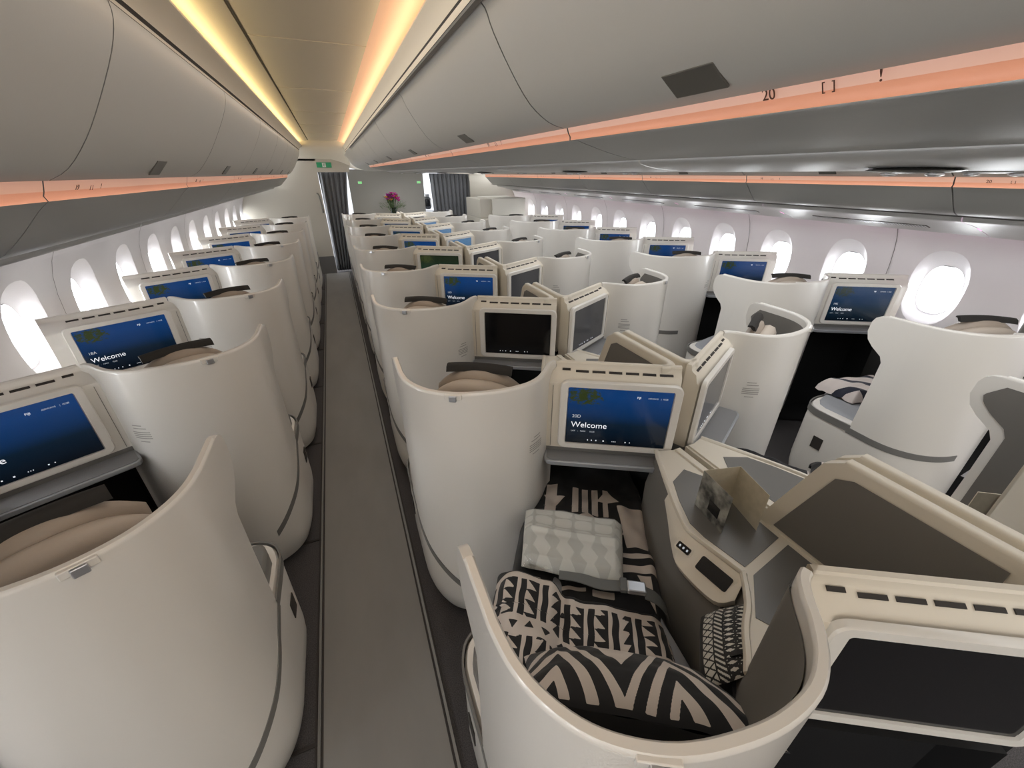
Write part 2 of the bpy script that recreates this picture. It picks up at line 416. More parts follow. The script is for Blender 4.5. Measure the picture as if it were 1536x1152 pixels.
def m_handset(mir, which):
    ex, ey, n = facet_frame(); o = Vector((.775, .505, .8365)); mb = MB()
    def rr(cx, cy, w, h, z0, z1, r=.006):
        p = rrect(w, h, r); rows = [[tuple(o+ex*(cx+x)+ey*(cy+y)+n*z) for x, y in p] for z in (z0, z1)]
        mb.grid(rows, cv=True); k = len(p); L = len(mb.v); mb.face([L-k+i for i in range(k)])
    if which == 'bezel': rr(.0, -.045, .058, .11, -.006, .003, .012); rr(.0, .052, .03, .052, -.006, .003, .008); return mb.mesh('handset_bezel', CREAM, mir, 35)
    if which == 'handset': rr(0, -.045, .042, .092, -.004, .005); return mb.mesh('handset', BEZ, mir, 35)
    if which == 'switch': rr(0, .052, .020, .042, -.004, .005, .004); return mb.mesh('seat_switch', BEZ, mir, 35)
    for i in range(3):
        rr(0, .052+(i-1)*.012, .007, .005, .004, .0062, .002)
    return mb.mesh('switch_buttons', WHITED, mir, 35)
def m_inlay(mir):
    mb = MB()
    mb.prism([(.905, .765), (.985, .80), (1.025, .74), (1.018, .462), (.846, .428), (.822, .545), (.822, .60), (.862, .69)], CZ-.002, CZ+.002)
    mb.prism([(1.02, .435), (.846, .402), (.752, .318), (.80, .235), (.98, .135), (1.02, .15)], CZ-.002, CZ+.002)
    return mb.mesh('table_inlay', GTOP, mir, 35)
def m_rail(mir):
    mb = MB(); mb.box((1.046, .72, CZ+.003), (.022, .36, .008)); return mb.mesh('centre_rail', CREAM, mir, 35)
DIV = [F(.33, .06, 0)[:2], (1.012, .046), (1.032, .046), (1.047, .062), (1.050, .09), (1.050, .14)]
def m_divider(mir, liner=False):
    mb = MB(); T = .030; rows = []
    def path(z, d):
        t = (z-.87)/.31
        ye = .545-.11*t-(.03*max(0, (z-1.15)/.03))**1
        P = smooth_path(DIV, 3)[:-1]+[(1.050, .14+(ye-.14)*k/6) for k in range(7)]
        return offs(P, d)
    if liner:
        for z in (.885, .95, 1.0, 1.05, 1.1, 1.13, 1.15):
            t = (z-.87)/.31; P = [(1.050, .105+(.50-.11*t-.105-(.03 if z > 1.14 else 0))*k/6) for k in range(7)]
            rows.append([(x, y, z) for x, y in offs([(a-T/2-.003, b) for a, b in P], 0)])
        mb.grid(rows); return mb.mesh('divider_liner', GREY, mir, 50)
    Z = [.86, .95, 1.05, 1.12, 1.15, 1.165, 1.176, 1.18]
    for z in Z: rows.append([(x, y, z) for x, y in path(z, -T/2)])
    rows.append([(x, y, 1.185) for x, y in path(1.18, -T/2+.005)]); rows.append([(x, y, 1.185) for x, y in path(1.18, T/2-.005)])
    for z in Z[::-1]: rows.append([(x, y, z) for x, y in path(z, T/2)])
    mb.grid(rows, cu=True); k = len(rows[0]); R = len(rows)
    for i in range(len(Z)):
        a, b, c, d = i, i+1, R-2-i, R-1-i
        if b >= c: break
        mb.face((a*k+k-1, b*k+k-1, c*k+k-1, d*k+k-1))
    return mb.mesh('divider_panel', CREAM, mir, 50)
def m_base(kind, mir):
    mb = MB(); out = [(.106, .38), (.106, .58), (.112, .64), (.14, .695), (.20, .725), (.28, .73), (.34, .76)]
    out = [(wide(kind, x), y) for x, y in smooth_path(out, 4)]; rows = []
    for z, o in ((.03, .0554*.75), (.06, inset(.06)), (.1, inset(.1)), (.15, inset(.15)), (.22, 0), (.50, 0), (.56, .004), (.575, .012)):
        rows.append([(x, y, z) for x, y in offs(out, -o)])
    rows.append([(x+.08, y-.04, .577) for x, y in out])
    mb.grid(rows); return mb.mesh('seat_base', SHELL, mir, 50)
def m_basestripe(kind, mir):
    out = [(.106, .44), (.106, .58), (.112, .64), (.14, .695), (.20, .725), (.28, .73)]
    out = [(wide(kind, x), y) for x, y in smooth_path(out, 4)]; rows = []
    for i, p in enumerate(offs(out, .004)):
        q = offs(out, -.002)[i]; z = .556; rows.append([(*p, z-.02), (*p, z+.02), (q[0], q[1], z+.02), (q[0], q[1], z-.02)])
    mb = MB(); mb.grid(rows, cv=True); return mb.mesh('base_stripe', STRIPE, mir, 50)
def m_pocket(kind, mir):
    mb = MB(); mb.box((wide(kind, .105), .56, .38), (.006, .055, .075)); return mb.mesh('base_pocket', SLOT, mir, 0)
SEATP = [(.145, .42), (.145, .60), (.17, .665), (.25, .70), (.30, .72), (.42, .93), (.56, 1.08), (.68, 1.06), (.90, .93), (.86, .80), (.76, .66), (.72, .50), (.70, .36), (.60, .26), (.45, .16), (.30, .16), (.19, .25)]
SEATS = [(.145, .42), (.145, .62), (.16, .665), (.20, .70), (.34, .75), (.50, .80), (.58, .80), (.72, .66), (.74, .60), (.70, .36), (.60, .26), (.45, .16), (.30, .16), (.19, .25)]
def m_seat(kind, mir, bed=False):
    P = [(wide(kind, x), y) for x, y in (SEATP if bed else SEATS)]; mb = MB(); cx = sum(p[0] for p in P)/len(P); cy = sum(p[1] for p in P)/len(P); rows = []
    for z, k in ((.30, .97), (.42, .985), (.50, 1.), (.545, 1.), (.57, .985), (.585, .95), (.59, .85), (.592, .5), (.592, .02)):
        rows.append([(cx+(x-cx)*k, cy+(y-cy)*k, z) for x, y in P])
    mb.grid(rows, cv=True); return mb.mesh('seat_cushion', SEATM, mir, 45)
SDX, SDY = .52, .854                  # facing direction of the seat
def seatF(a, b, z):                   # a to the sitter's right, b forward, from the head of the seat
    return (.335+a*SDY+b*SDX, .215+b*SDY-a*SDX, z)
def m_back(mir):
    mb = MB(); rows = []
    for i in range(9):
        t = i/8; z = .55+.52*t; w = .215-.05*t**2; b = .17-.10*t
        rows.append([seatF(w*x, b+y-(.02*(1-abs(x))), z) for x, y in ((-1, .02), (-.8, .05), (-.3, .04), (0, .035), (.3, .04), (.8, .05), (1, .02), (.95, -.03), (.5, -.06), (0, -.07), (-.5, -.06), (-.95, -.03))])
    mb.grid(rows, cv=True); L = len(mb.v); mb.face(range(L-12, L)); return mb.mesh('backrest', LEATHER, mir, 60)
def m_head(mir, which):
    mb = MB(); n = 26
    if which == 'flap':
        rows = []
        for i in range(n+1):
            a = -.12+.24*i/n; zz = 1.180+.008*(1-(a/.12)**2); rows.append([seatF(a, b, zz+c) for b, c in ((.076, -.018), (.084, .000), (.098, .007), (.112, .004), (.115, -.004), (.102, -.004), (.088, -.018))])
        mb.grid(rows, cv=True); mb.face(range(7)[::-1]); L = len(mb.v); mb.face(range(L-7, L)); return mb.mesh('headrest_flap', FLAP, mir, 50)
    b0, th, W, z0, z1, m, nm = ((.085, .030, .165, .90, 1.178, LEATHER, 'headrest') if which == 'front' else (.035, .034, .175, .82, 1.158, LEATHER2, 'headrest_wing'))
    rows = []
    for i in range(n+1):
        t = -1+2*i/n; a = W*t; top = z1-.085*abs(t)**2.4; bb = b0+.03*t*t; hw = th*(1-.55*abs(t)**4)
        rows.append([seatF(a, bb-hw, z0), seatF(a, bb-hw, top-.03), seatF(a, bb-hw*.7, top-.008), seatF(a, bb, top), seatF(a, bb+hw*.7, top-.008), seatF(a, bb+hw, top-.03), seatF(a, bb+hw, z0)])
    mb.grid(rows, cv=True); mb.face(range(7)[::-1]); L = len(mb.v); mb.face(range(L-7, L))
    return mb.mesh(nm, m, mir, 50)
def m_arm(kind, mir):
    mb = MB(); P = [(.13, .40), (.13, .60), (.15, .65), (.19, .655), (.205, .62), (.205, .40)]
    P = [(wide(kind, x), y) for x, y in P]; mb.prism(P, .56, .635); return mb.mesh('armrest', STRIPE, mir, 30)
def m_clip(mir, which):
    mb = MB()
    fr = ((.88, -.475, 0), (.475, .88, 0), (0, 0, 1))
    if which == 0: mb.box((.243, .1305, 1.174), (.055, .010, .018), fr); return mb.mesh('latch_plate', SHELL, mir, 0)
    mb.box((.2405, .126, 1.171), (.024, .012, .020), fr); return mb.mesh('latch', METAL, mir, 0)
def m_dots(mir):
    mb = MB(); ex = (E_[0], E_[1], 0); ey = (-N_[0], -N_[1], 0)
    for s, w in ((.085, .0035), (.10, .0035), (.117, .004), (.145, .005), (.178, .0025), (.184, .0025), (.19, .0025), (.228, .004), (.244, .003)):
        mb.box(F(s if mir > 0 else SW-s, -.0095, SC[1]-SH/2+.016), (w, .0015, w), (ex, ey, (0, 0, 1)))
    return mb.mesh('display_icons', WHITEE, mir, 0)
def m_seambar(mir):
    mb = MB(); mb.box(F(-.058, -.0008, .975), (.0018, .002, .27), ((E_[0], E_[1], 0), (-N_[0], -N_[1], 0), (0, 0, 1))); return mb.mesh('panel_seam', STRIPE, mir, 0)

def make_suite(kind, x0, y0, scr, label, group, seatno=None, welcome=True, far=False, bed=False, tray=True):
    mir = -1 if kind in 'GA' else 1
    r = empty('business_class_suite', (x0, y0, 0)); tag(r, label, 'suite', group)
    def P(key, fn, *a, parent=None, bev=0, name=None):
        me = cached((key, kind, mir)+a[2:], lambda: fn(*a)); return link(name or me.name.split('.')[0], me, parent or r, bev)
    sh = P('shell', m_shell, kind, mir)
    P('liner', m_liner, kind, mir)
    P('stripe', lambda k, m: m_ribbon(k, m, 'trim_stripe', STRIPE, lambda t: (.545-.30*t**1.05) if k != 'K' else .545-.03*t, .034, .0, .39 if k != 'K' else .5), kind, mir)
    if not far:
        lt = P('lit', lambda k, m: m_lit(k, m), kind, mir)
        cp = P('clip0', lambda m, w: m_clip(m, 0), mir, 0, bev=.002); P('clip1', lambda m, w: m_clip(m, 1), mir, 1, parent=cp, bev=.002)
    ho = P('housing', m_housing, kind, mir)
    P('slots', m_slots, mir, parent=ho)
    if not far: P('seam', m_seambar, mir, parent=ho)
    fr = P('bezel', m_bezel, mir)
    me = cached(('display', mir, scr), lambda: m_display(mir, SCR[scr])); dsp = link('display', me, r)
    if welcome and not far:
        # writing on the display, laid out from the corner the sitter sees top left
        sx = -1 if mir < 0 else 1
        def W(t, size, u, v, m=WHITEE):
            s = SC[0]-SW/2+u*SW if mir > 0 else SC[0]+SW/2-u*SW
            x, y, z = F(s, -.0092, SC[1]-SH/2+v*SH); ex = (E_[0], E_[1], 0) if mir > 0 else (E_[0], -E_[1], 0)
            place_text('display_text', t, size, m, (x*mir, y, z), ex, (0, 0, 1), dsp)
        W('Welcome', .034, .045, .30); 
        if seatno: W(seatno, .019, .05, .475, WHITED)
        W('LAX   -   NAN      10:35', .009, .05, .215, WHITED)
        W('FIJI', .0115, .66, .87); W('AIRWAYS    |  10:28', .0082, .765, .872, WHITED)
        P('dots', m_dots, mir, parent=dsp)
    elif not far and tray:
        P('dots', m_dots, mir, parent=dsp)
    if (not far or kind == 'K') and tray:
        P('under', m_under, mir)
        tr = P('tray', m_tray, mir, bev=.003); P('traytop', m_traytop, mir, parent=tr)
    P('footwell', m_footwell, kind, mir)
    P('console', m_console, kind, mir)
    P('cside', m_consoleside, kind, mir)
    if not far:
        P('edge', m_edge, kind, mir); P('control', m_control, mir); P('inlay', m_inlay, mir)
        hs = P('hb', lambda m, w: m_handset(m, 'bezel'), mir, 0); P('hh', lambda m, w: m_handset(m, 'handset'), mir, 1, parent=hs)
        sw = P('hw', lambda m, w: m_handset(m, 'switch'), mir, 2, parent=hs)
        P('hx', lambda m, w: m_handset(m, 'buttons'), mir, 3, parent=hs)
    if kind in 'DG':
        dv = P('divider', m_divider, mir); P('divl', lambda m, w: m_divider(m, True), mir, 9, parent=dv)
        if not far: P('rail', m_rail, mir)
    ba = P('base', m_base, kind, mir); P('bstripe', m_basestripe, kind, mir, parent=ba); P('pocket', m_pocket, kind, mir, parent=ba)
    P('seat', m_seat, kind, mir, bed)
    if not far and kind != 'K': P('arm', m_arm, kind, mir, bev=.012)
    if not bed:
        bk = P('back', m_back, mir)
        hd = P('head', lambda m, w: m_head(m, 'front'), mir, 0); P('head2', lambda m, w: m_head(m, 'wing'), mir, 1)
        P('flap', lambda m, w: m_head(m, 'flap'), mir, 2, parent=hd)
    return r
def m_lit(kind, mir):                 # printed notice on the outer side of the shell
    mb = MB(); base = shell_path(kind, .9, -.0012); n = len(base)
    for k, (z, a, b) in enumerate([(.958, .675, .725), (.945, .66, .725), (.928, .65, .74), (.919, .65, .74), (.910, .65, .74), (.901, .65, .74), (.885, .67, .72)]):
        i0 = a*(n-1); i1 = b*(n-1); rows = []
        for t in range(7):
            u = i0+(i1-i0)*t/6; i = int(u); f = u-i; i2 = min(i+1, n-1)
            p = tuple(base[i][q]*(1-f)+base[i2][q]*f for q in (0, 1)); rows.append([(*p, z-.002), (*p, z+.002)])
        mb.grid(rows)
    return mb.mesh('printed_notice', PRINT, mir, 0)
# ================================================================ the cabin
XC = 1.135; Y0, Y1 = -3.0, 9.0; WP = .615
from mathutils import noise
def Wd(z):                            # half width of the cabin at height z
    K = [(0, 2.40), (.3, 2.55), (.7, 2.645), (.9, 2.658), (1.09, 2.66), (1.2, 2.652), (1.3, 2.633), (1.38, 2.604), (1.465, 2.557), (1.70, 2.36)]
    for (a, b), (c, d) in zip(K, K[1:]):
        if z <= c: return b+(d-b)*(z-a)/(c-a)
    return K[-1][1]
WZ = 1.085; HW, HH = .160, .255; PW, PH = .112, .166
def side_wall(side):
    mb = MB(); nm = 'wall_left' if side < 0 else 'wall_right'
    P = lambda y, z: (XC+side*Wd(z), y, z)
    ys = [1.465+WP*k for k in range(-6, 13)]
    zt, zb = 1.40, .75; N = 32
    for yc in ys:
        ring = []; cell = []
        for i in range(N):
            t = 2*pi*i/N; c, s = cos(t), sin(t)
            e = .82; ring.append((yc+HW*math.copysign(abs(c)**e, c), WZ+HH*math.copysign(abs(s)**e, s)))
            k = min((WP/2)/abs(c) if abs(c) > 1e-6 else 9, (zt-WZ)/abs(s) if abs(s) > 1e-6 else 9)
            cell.append((yc+k*c, WZ+k*s))
        cr = [(yc+a*WP/2, WZ+b*(zt-WZ)) for a, b in ((1, 1), (-1, 1), (-1, -1), (1, -1))]
        # snap the nearest ring points to the cell's corners
        for q in cr:
            j = min(range(N), key=lambda i: (cell[i][0]-q[0])**2+(cell[i][1]-q[1])**2); cell[j] = q
        mid = [((a*2+c)/3, (b*2+d)/3) for (a, b), (c, d) in zip(cell, ring)]; mid2 = [((a+c*3)/4, (b+d*3)/4) for (a, b), (c, d) in zip(cell, ring)]
        mb.grid([[P(*p) for p in cell], [P(*p) for p in mid], [P(*p) for p in mid2], [P(*p) for p in ring]], cv=True)
    ya, yb = ys[0]-WP/2, ys[-1]+WP/2
    mb.grid([[P(ya, z), P(yb, z)] for z in (0, .15, .3, .45, .6, .7, WZ*2-zt)])
    mb.grid([[P(ya, z), P(yb, z)] for z in (zt, 1.43, 1.465, 1.52, 1.6, 1.7)])
    o = struct(nm, mb, WALLM, smooth=60)
    out = MB()                        # outer skin, with the same openings left clear
    for k, yc in enumerate(ys):
        if yc > 9.1: continue
        X = lambda d, z: XC+side*(Wd(z)+d)
        def ring(w, h, d, dz=0): 
            r = []
            for i in range(N):
                t = 2*pi*i/N; c, s = cos(t), sin(t); e = .82
                y = yc+w*math.copysign(abs(c)**e, c); z = WZ+dz+h*math.copysign(abs(s)**e, s); r.append((X(d, min(max(z, .8), 1.4)), y, z))
            return r
        m = MB(); m.grid([ring(HW, HH, 0), ring(HW-.006, HH-.008, .006), ring(PW+.024, PH+.038, .045, -.010), ring(PW+.006, PH+.008, .075, -.018), ring(PW, PH, .078, -.018), ring(PW, PH, .10, -.018)], cv=True)
        w = struct('window_%d' % (k+1+(0 if side < 0 else 20)), m, WALLM, smooth=60)
        m = MB(); m.poly(ring(PW+.002, PH+.002, .09, -.018)); g = link('pane', m.mesh('pane', GLASS, smooth=0), w)
        m = MB(); m.box((X(.086, WZ+.165), yc, WZ+PH-.016), (.012, .07, .012)); link('shade_handle', m.mesh('shade_handle', STRIPE, smooth=0), w, .003)
        if k % 2 == 0:
            m = MB(); yy = yc+WP/2; m.grid([[(XC+side*(Wd(z)-.005), yy+a, z) for a in (-.0022, .0022)] for z in (.3, .5, .7, .77, .85, .95, 1.02, 1.09, 1.15, 1.2, 1.25, 1.3, 1.34, 1.38, 1.42, 1.465, 1.52)])
            struct('trim_%d' % (k+1+(0 if side < 0 else 20)), m, SEAM, smooth=0)
side_wall(-1); side_wall(1)

# floor: dark carpet, the two lit aisles with their runners and rails
mb = MB(); mb.box((XC, 4.2, -.02), (5.3, 15, .04)); struct('floor', mb, CARPET)
n = 1
for xa, xb in ((-.372, .048), (XC*2-.20, XC*2+.20)):
    mb = MB(); mb.box(((xa+xb)/2, 3.2, .002), (xb-xa, 11.6, .006)); struct('floor_runner', mb, RUNNER)
    for x in (xa-.012, xb+.012):
        mb = MB(); mb.box((x, 3.2, .004), (.010, 11.6, .008)); struct('trim_%d' % (60+n), mb, RAILM); n += 1
        for q in (-.011, .011):
            mb = MB(); mb.box((x+q, 3.2, .003), (.006, 11.6, .008)); struct('trim_%d' % (60+n), mb, SLOT); n += 1
for k in range(9):                    # cross rails in the seat carpet beside the aisle
    mb = MB(); mb.box((-.50, -.2+.975*k+.1, .003), (.22, .012, .006)); struct('trim_%d' % (80+k), mb, SLOT)

# ceiling between the left bins and the centre bins, with its lit coves
def zz(dz): return FH+dz
def strip(name, prof, ya, yb, m, n=1, smooth=40, kind='structure'):
    mb = MB(); mb.grid([[(x, ya+(yb-ya)*i/n, z) for i in range(n+1)] for x, z in prof])
    return struct(name, mb, m, smooth=smooth)
XA = -.0125
strip('ceiling', [(-.20, zz(.50)), (.26, zz(.50))], Y0, 8.75, CEIL)
for k in range(10):
    mb = MB(); mb.box((.03, -.05+1.2*k, zz(.4985)), (.46, .005, .003)); struct('trim_%d' % (100+k), mb, CREAM)
strip('trim_120', [(-.20, zz(.50)), (-.205, zz(.515)), (-.215, zz(.515)), (-.215, zz(.50)), (-.225, zz(.497)), (-.27, zz(.488)), (-.33, zz(.480)), (-.38, zz(.465)), (-.43, zz(.435))], Y0, 8.75, CEIL)
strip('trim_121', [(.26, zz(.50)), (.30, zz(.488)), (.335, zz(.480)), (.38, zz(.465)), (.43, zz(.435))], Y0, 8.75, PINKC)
# outer lips over the bins
strip('trim_122', [(-.385, zz(.345)), (-.375, zz(.375)), (-.335, zz(.405)), (-.318, zz(.418)), (-.322, zz(.43)), (-.36, zz(.425)), (-.42, zz(.44)), (-.46, zz(.30))], Y0, 8.75, CEIL)
strip('trim_123', [(.362, zz(.34)), (.357, zz(.37)), (.342, zz(.40)), (.332, zz(.415)), (.336, zz(.425)), (.36, zz(.42)), (.41, zz(.44)), (.44, zz(.30))], Y0, 8.75, CEIL)
strip('trim_125', [(-.392, zz(.330)), (-.383, zz(.352)), (-.375, zz(.36))], Y0, 8.75, SLOT)
strip('trim_126', [(.370, zz(.325)), (.362, zz(.350)), (.357, zz(.36))], Y0, 8.75, SLOT)
strip('trim_124', [(-.213, zz(.501)), (-.203, zz(.501))], Y0, 8.75, SLOT)
for x, nm in ((-.352, 'left'), (.352, 'right')):
    o = strip('cove_light', [(x-.006, zz(.433)), (x+.006, zz(.433))], Y0, 8.7, LEDW)
    tag(o, 'warm white light strip hidden along the %s edge of the aisle ceiling' % nm, 'light strip'); del o['kind']
# second ceiling, over the far aisle
strip('ceiling', [(1.9, zz(.30)), (2.0, zz(.5)), (2.5, zz(.5)), (2.62, zz(.3))], Y0, 8.75, CEIL)

# ---------------------------------------------------------------- overhead bins
def bin_unit(side, y0, y1, row, label, group, textx=.22):
    """side 'L','R' outboard, 'C' the centre bins' left face; profile runs top -> nose -> bottom"""
    if side == 'C':
        fx = lambda d, z: (d, zz(z))
        face = [(.362, .338), (.385, .322), (.404, .282), (.449, .212), (.498, .152), (.552, .116), (.598, .104)]
        hi = [(.598, .116), (.604, .114), (.611, .094)]; lo = [(.611, .094), (.617, .086), (.617, .078)]
        low = [(.617, .078), (.64, .078), (.669, .070), (.74, .052), (.80, .040), (.845, .034)]
        back = [(.845, .034), (.86, .2), (.5, .32), (.362, .338)]
    else:
        m = -1 if side == 'L' else 1
        fx = lambda d, z: (XC+m*d, zz(z))
        q = lambda x: XC-x
        face = [(q(-.385), .343), (q(-.387), .31), (q(-.412), .25), (q(-.469), .156), (q(-.526), .074), (q(-.585), .010), (q(-.632), -.016)]
        hi = [(q(-.632), -.008), (q(-.642), -.012), (q(-.651), -.040)]; lo = [(q(-.651), -.040), (q(-.656), -.050), (q(-.652), -.062)]
        low = [(q(-.652), -.062), (q(-.68), -.085), (q(-.73), -.135), (q(-.785), -.182), (q(-.83), -.200)]
        back = [(q(-.83), -.200), (q(-1.1), -.1), (q(-.8), .3), (q(-.385), .343)]
    r = empty('overhead_bin', (fx(face[3][0], 0)[0], y0, zz(face[3][1]))); tag(r, label, 'overhead bin', group)
    ox, oy, oz = r.location
    g = .003; ya, yb = y0+g, y1-g
    def sm(p): return smooth_path(p, 3)
    def ext(name, prof, m, par=None, a=ya, b=yb, n=1):
        mb = MB(); rows = [[(fx(*p)[0]-ox, a+(b-a)*i/n-oy, fx(*p)[1]-oz) for i in range(n+1)] for p in prof]; mb.grid(rows)
        return link(name, mb.mesh(name, m, smooth=50), par or r)
    d = ext('door', sm(face), BINM)
    s = ext('peach_rail', hi, PEACH); ext('peach_rail_base', lo, PEACHB, s)  # peach rail glows to imitate mood light falling on it
    ext('lower_panel', sm(low), BINL)
    ext('back_shell', back, BINL)
    for y in (ya, yb):
        mb = MB(); pr_ = sm(face)+hi+lo+sm(low)+back[1:-1]; mb.poly([(fx(*p)[0]-ox, y-oy, fx(*p)[1]-oz) for p in pr_]); link('end_panel', mb.mesh('end_panel', BINL, smooth=0), r)
    # latch plate on the lower edge of the door
    yc = y0+(1.22*.5 if side != 'R' else .60)+(.10 if side == 'C' else .0); a, b = (face[-3], face[-2])
    mb = MB(); A = Vector((fx(*a)[0], 0, fx(*a)[1])); B = Vector((fx(*b)[0], 0, fx(*b)[1])); t = (B-A).normalized(); nn = Vector((t.z, 0, -t.x))
    if side == 'C': nn = Vector((t.z, 0, -t.x))
    mid = B-t*.012+(-nn if nn.z > 0 else nn)*.002
    if side == 'C': mid = B-t*.016+Vector((-.0005, 0, -.0015))
    mb.box((mid.x-ox, yc-oy, mid.z-oz), (.062 if side != 'C' else .048, .105, .004), (tuple(t), (0, 1, 0), tuple(t.cross(Vector((0, 1, 0))))))
    link('latch', mb.mesh('latch', LATCH, smooth=0), r, .004)
    if row:
        p, q2 = hi[0], hi[2]; A = Vector((fx(*p)[0], 0, fx(*p)[1])); B = Vector((fx(*q2)[0], 0, fx(*q2)[1])); up = (A-B).normalized()
        rd = Vector((0, -1, 0)) if side != 'L' else Vector((0, 1, 0))
        nrm = rd.cross(up); base = B+nrm*.0022+up*.001
        yt = yc-.07 if side == 'C' else y0+(.14 if side == 'L' else 1.10)
        for tx, sz, dy in ((row, .0215, 0), ('[  ]', .015, .085), ('!', .0215, .15)):
            yy = yt-dy if side != 'L' else yt+dy
            place_text('row_lettering', tx, sz, INK, (base.x-ox, yy-oy, base.z-oz), rd, up, s)
    return r
ordn = ['nearest', 'second', 'third', 'fourth', 'fifth', 'sixth', 'seventh', 'eighth', 'ninth', 'tenth', 'eleventh', 'twelfth']
gL = 'overhead bins along the left wall'; gR = 'overhead bins along the right wall'; gC = 'overhead bins over the centre seats'
for i, k in enumerate(range(-1, 6)):
    y0 = 1.44+1.22*k; bin_unit('L', y0, y0+1.22, ['21', '19', '18', '17', '16', '15', '14'][i], 'overhead bin with peach strip on the left wall, %s from the camera' % ordn[i], gL)
for i, k in enumerate(range(-1, 6)):
    y0 = 1.25+1.22*k; bin_unit('R', y0, y0+1.22, ['20', '19', '18', '17', '16', '15', '14'][i], 'overhead bin with peach strip on the far right wall, %s from the camera' % ordn[i], gR)
for i, k in enumerate(range(-1, 5)):
    y0 = 1.10+1.22*k; bin_unit('C', y0, y0+1.22, ['20', '19', '18', '17', '16', '15'][i], 'large overhead bin above the centre seats, %s from the camera' % ordn[i], gC)
# bins go on behind the camera
for sd, yb in (('L', .22), ('R', .03), ('C', -.12)): bin_unit(sd, Y0, yb, None, 'overhead bin %s running back past the camera' % {'L': 'on the left wall', 'R': 'on the right wall', 'C': 'over the centre seats'}[sd], {'L': gL, 'R': gR, 'C': gC}[sd])
# fairing after the centre bins
mb = MB(); pr_ = [(.362, .338), (.404, .282), (.449, .212), (.52, .14), (.60, .10), (.70, .062), (.85, .034)]; rows = []
for i in range(11):
    t = i/10; y = 7.2+1.75*t; rows.append([(x+(-.02)*t, y, zz(z-(.17*t*t)*(.4-x if x < .4 else 0)-.05*t*t*(1-min(1, (x-.36)/.5)))) for x, z in smooth_path(pr_, 3)])
mb.grid(rows); struct('trim_130', mb, BINM, smooth=60)

# passenger service units under the bins
def service_panel(side, y0, y1, label, group):
    if side == 'C': prof = [(.852, .040), (.860, .024), (.95, .010), (1.135, .004), (1.32, .010), (1.41, .024), (1.418, .04)]; fx = lambda x, z: (x, zz(z))
    else:
        m = -1 if side == 'L' else 1; prof = [(2.030, -.205), (2.034, -.226), (2.06, -.240), (2.2, -.266), (2.38, -.315), (2.45, -.338), (2.475, -.335)]; fx = lambda x, z: (XC+m*x, zz(z))
    mb = MB(); mb.grid([[(*[fx(*p)[0]], y, fx(*p)[1]) for y in (y0+.003, y1-.003)] for p in smooth_path(prof, 3)])
    o = empty('service_unit', (0, 0, 0)); tag(o, label, 'service unit', group)
    link('panel', mb.mesh('panel', PSU, smooth=60), o)
    # air grille and reading lamps
    if side == 'C':
        for x in (.99, 1.28):
            c = (x, (y0+y1)/2, zz(.0045)); mb = MB(); mb.ellip(c, (.05, .075, .005), 20, 6); l = link('lamp_cluster', mb.mesh('lamp_cluster', LATCH), o)
            for q in (-.035, .035): mb = MB(); mb.ellip((c[0], c[1]+q, c[2]-.006), (.014, .014, .004), 10, 5); link('reading_lamp', mb.mesh('reading_lamp', METAL), l)
    else:
        t = Vector((fx(2.38, -.315)[0]-fx(2.2, -.262)[0], 0, fx(2.38, -.315)[1]-fx(2.2, -.262)[1])).normalized(); nn = (-t.z, 0, t.x) if t.x > 0 else (t.z, 0, -t.x)
        c = Vector((fx(2.31, -.2965)[0], (y0+y1)/2, fx(2.31, -.2965)[1]))
        mb = MB(); mb.box(tuple(c), (.055, .72, .004), (tuple(t), (0, 1, 0), nn)); g = link('air_grille', mb.mesh('air_grille', LATCH, smooth=0), o)
        mb = MB()
        for j in range(-20, 21): mb.box((c.x, c.y+j*.0175, c.z-.0028), (.05, .006, .002), (tuple(t), (0, 1, 0), nn))
        link('grille_bars', mb.mesh('grille_bars', METAL, smooth=0), g)
    return o
for i in range(8):
    for sd, a, b in (('L', .22, 'left wall'), ('R', .03, 'right wall'), ('C', -.12, 'centre seats')):
        if sd == 'C' and i > 6: continue
        y0 = a+1.22*(i-1); service_panel(sd, y0, y0+1.22, 'grey service unit under the %s overhead bins, %s from the camera' % ({'L': 'left wall', 'R': 'right wall', 'C': 'centre'}[sd], ordn[i]), 'service units under the %s bins' % b)
for m, nm in ((-1, 'left'), (1, 'right')):
    strip('trim_%d' % (160+m), [(XC+m*1.962, zz(-.196)), (XC+m*2.0, zz(-.205)), (XC+m*2.032, zz(-.212))], Y0, 8.76, SLOT)
    o = strip('sidewall_light', [(XC+m*2.485, zz(-.31)), (XC+m*2.505, zz(-.30))], Y0, 8.9, LEDP if m > 0 else mat('cool_led', (.9, .9, 1), .5, emit=(.9, .85, 1), es=1.2)); del o['kind']
    tag(o, 'thin mood light strip along the top of the %s window wall' % nm, 'light strip')

# ---------------------------------------------------------------- forward bulkhead
def flat(name, x0, x1, z0, z1, y, th, m, bev=0):
    mb = MB(); mb.box(((x0+x1)/2, y+th/2, (z0+z1)/2), (x1-x0, th, z1-z0)); return struct(name, mb, m, bev=bev)
flat('wall_front_left', -1.62, -.165, .34, 2.15, 9.0, .05, BULK); flat('trim_140', -1.62, -.165, 0, .34, 8.995, .055, KICK)
mb = MB(); hp = [(-.165, zz(.02)), (.385, zz(.02)), (.40, zz(.09)), (.55, zz(.06)), (1.3, zz(.03)), (2.9, zz(-.02)), (3.9, zz(-.02)), (3.9, zz(.6)), (-.7, zz(.6)), (-.7, zz(.2)), (-.165, zz(.2))]
mb.v = [(x, 9.0, z) for x, z in hp]+[(x, 9.08, z) for x, z in hp]; k = len(hp)
mb.face(range(k)); mb.face([2*k-1-i for i in range(k)])
for i in range(k): mb.face((i, i+k, (i+1) % k+k, (i+1) % k))
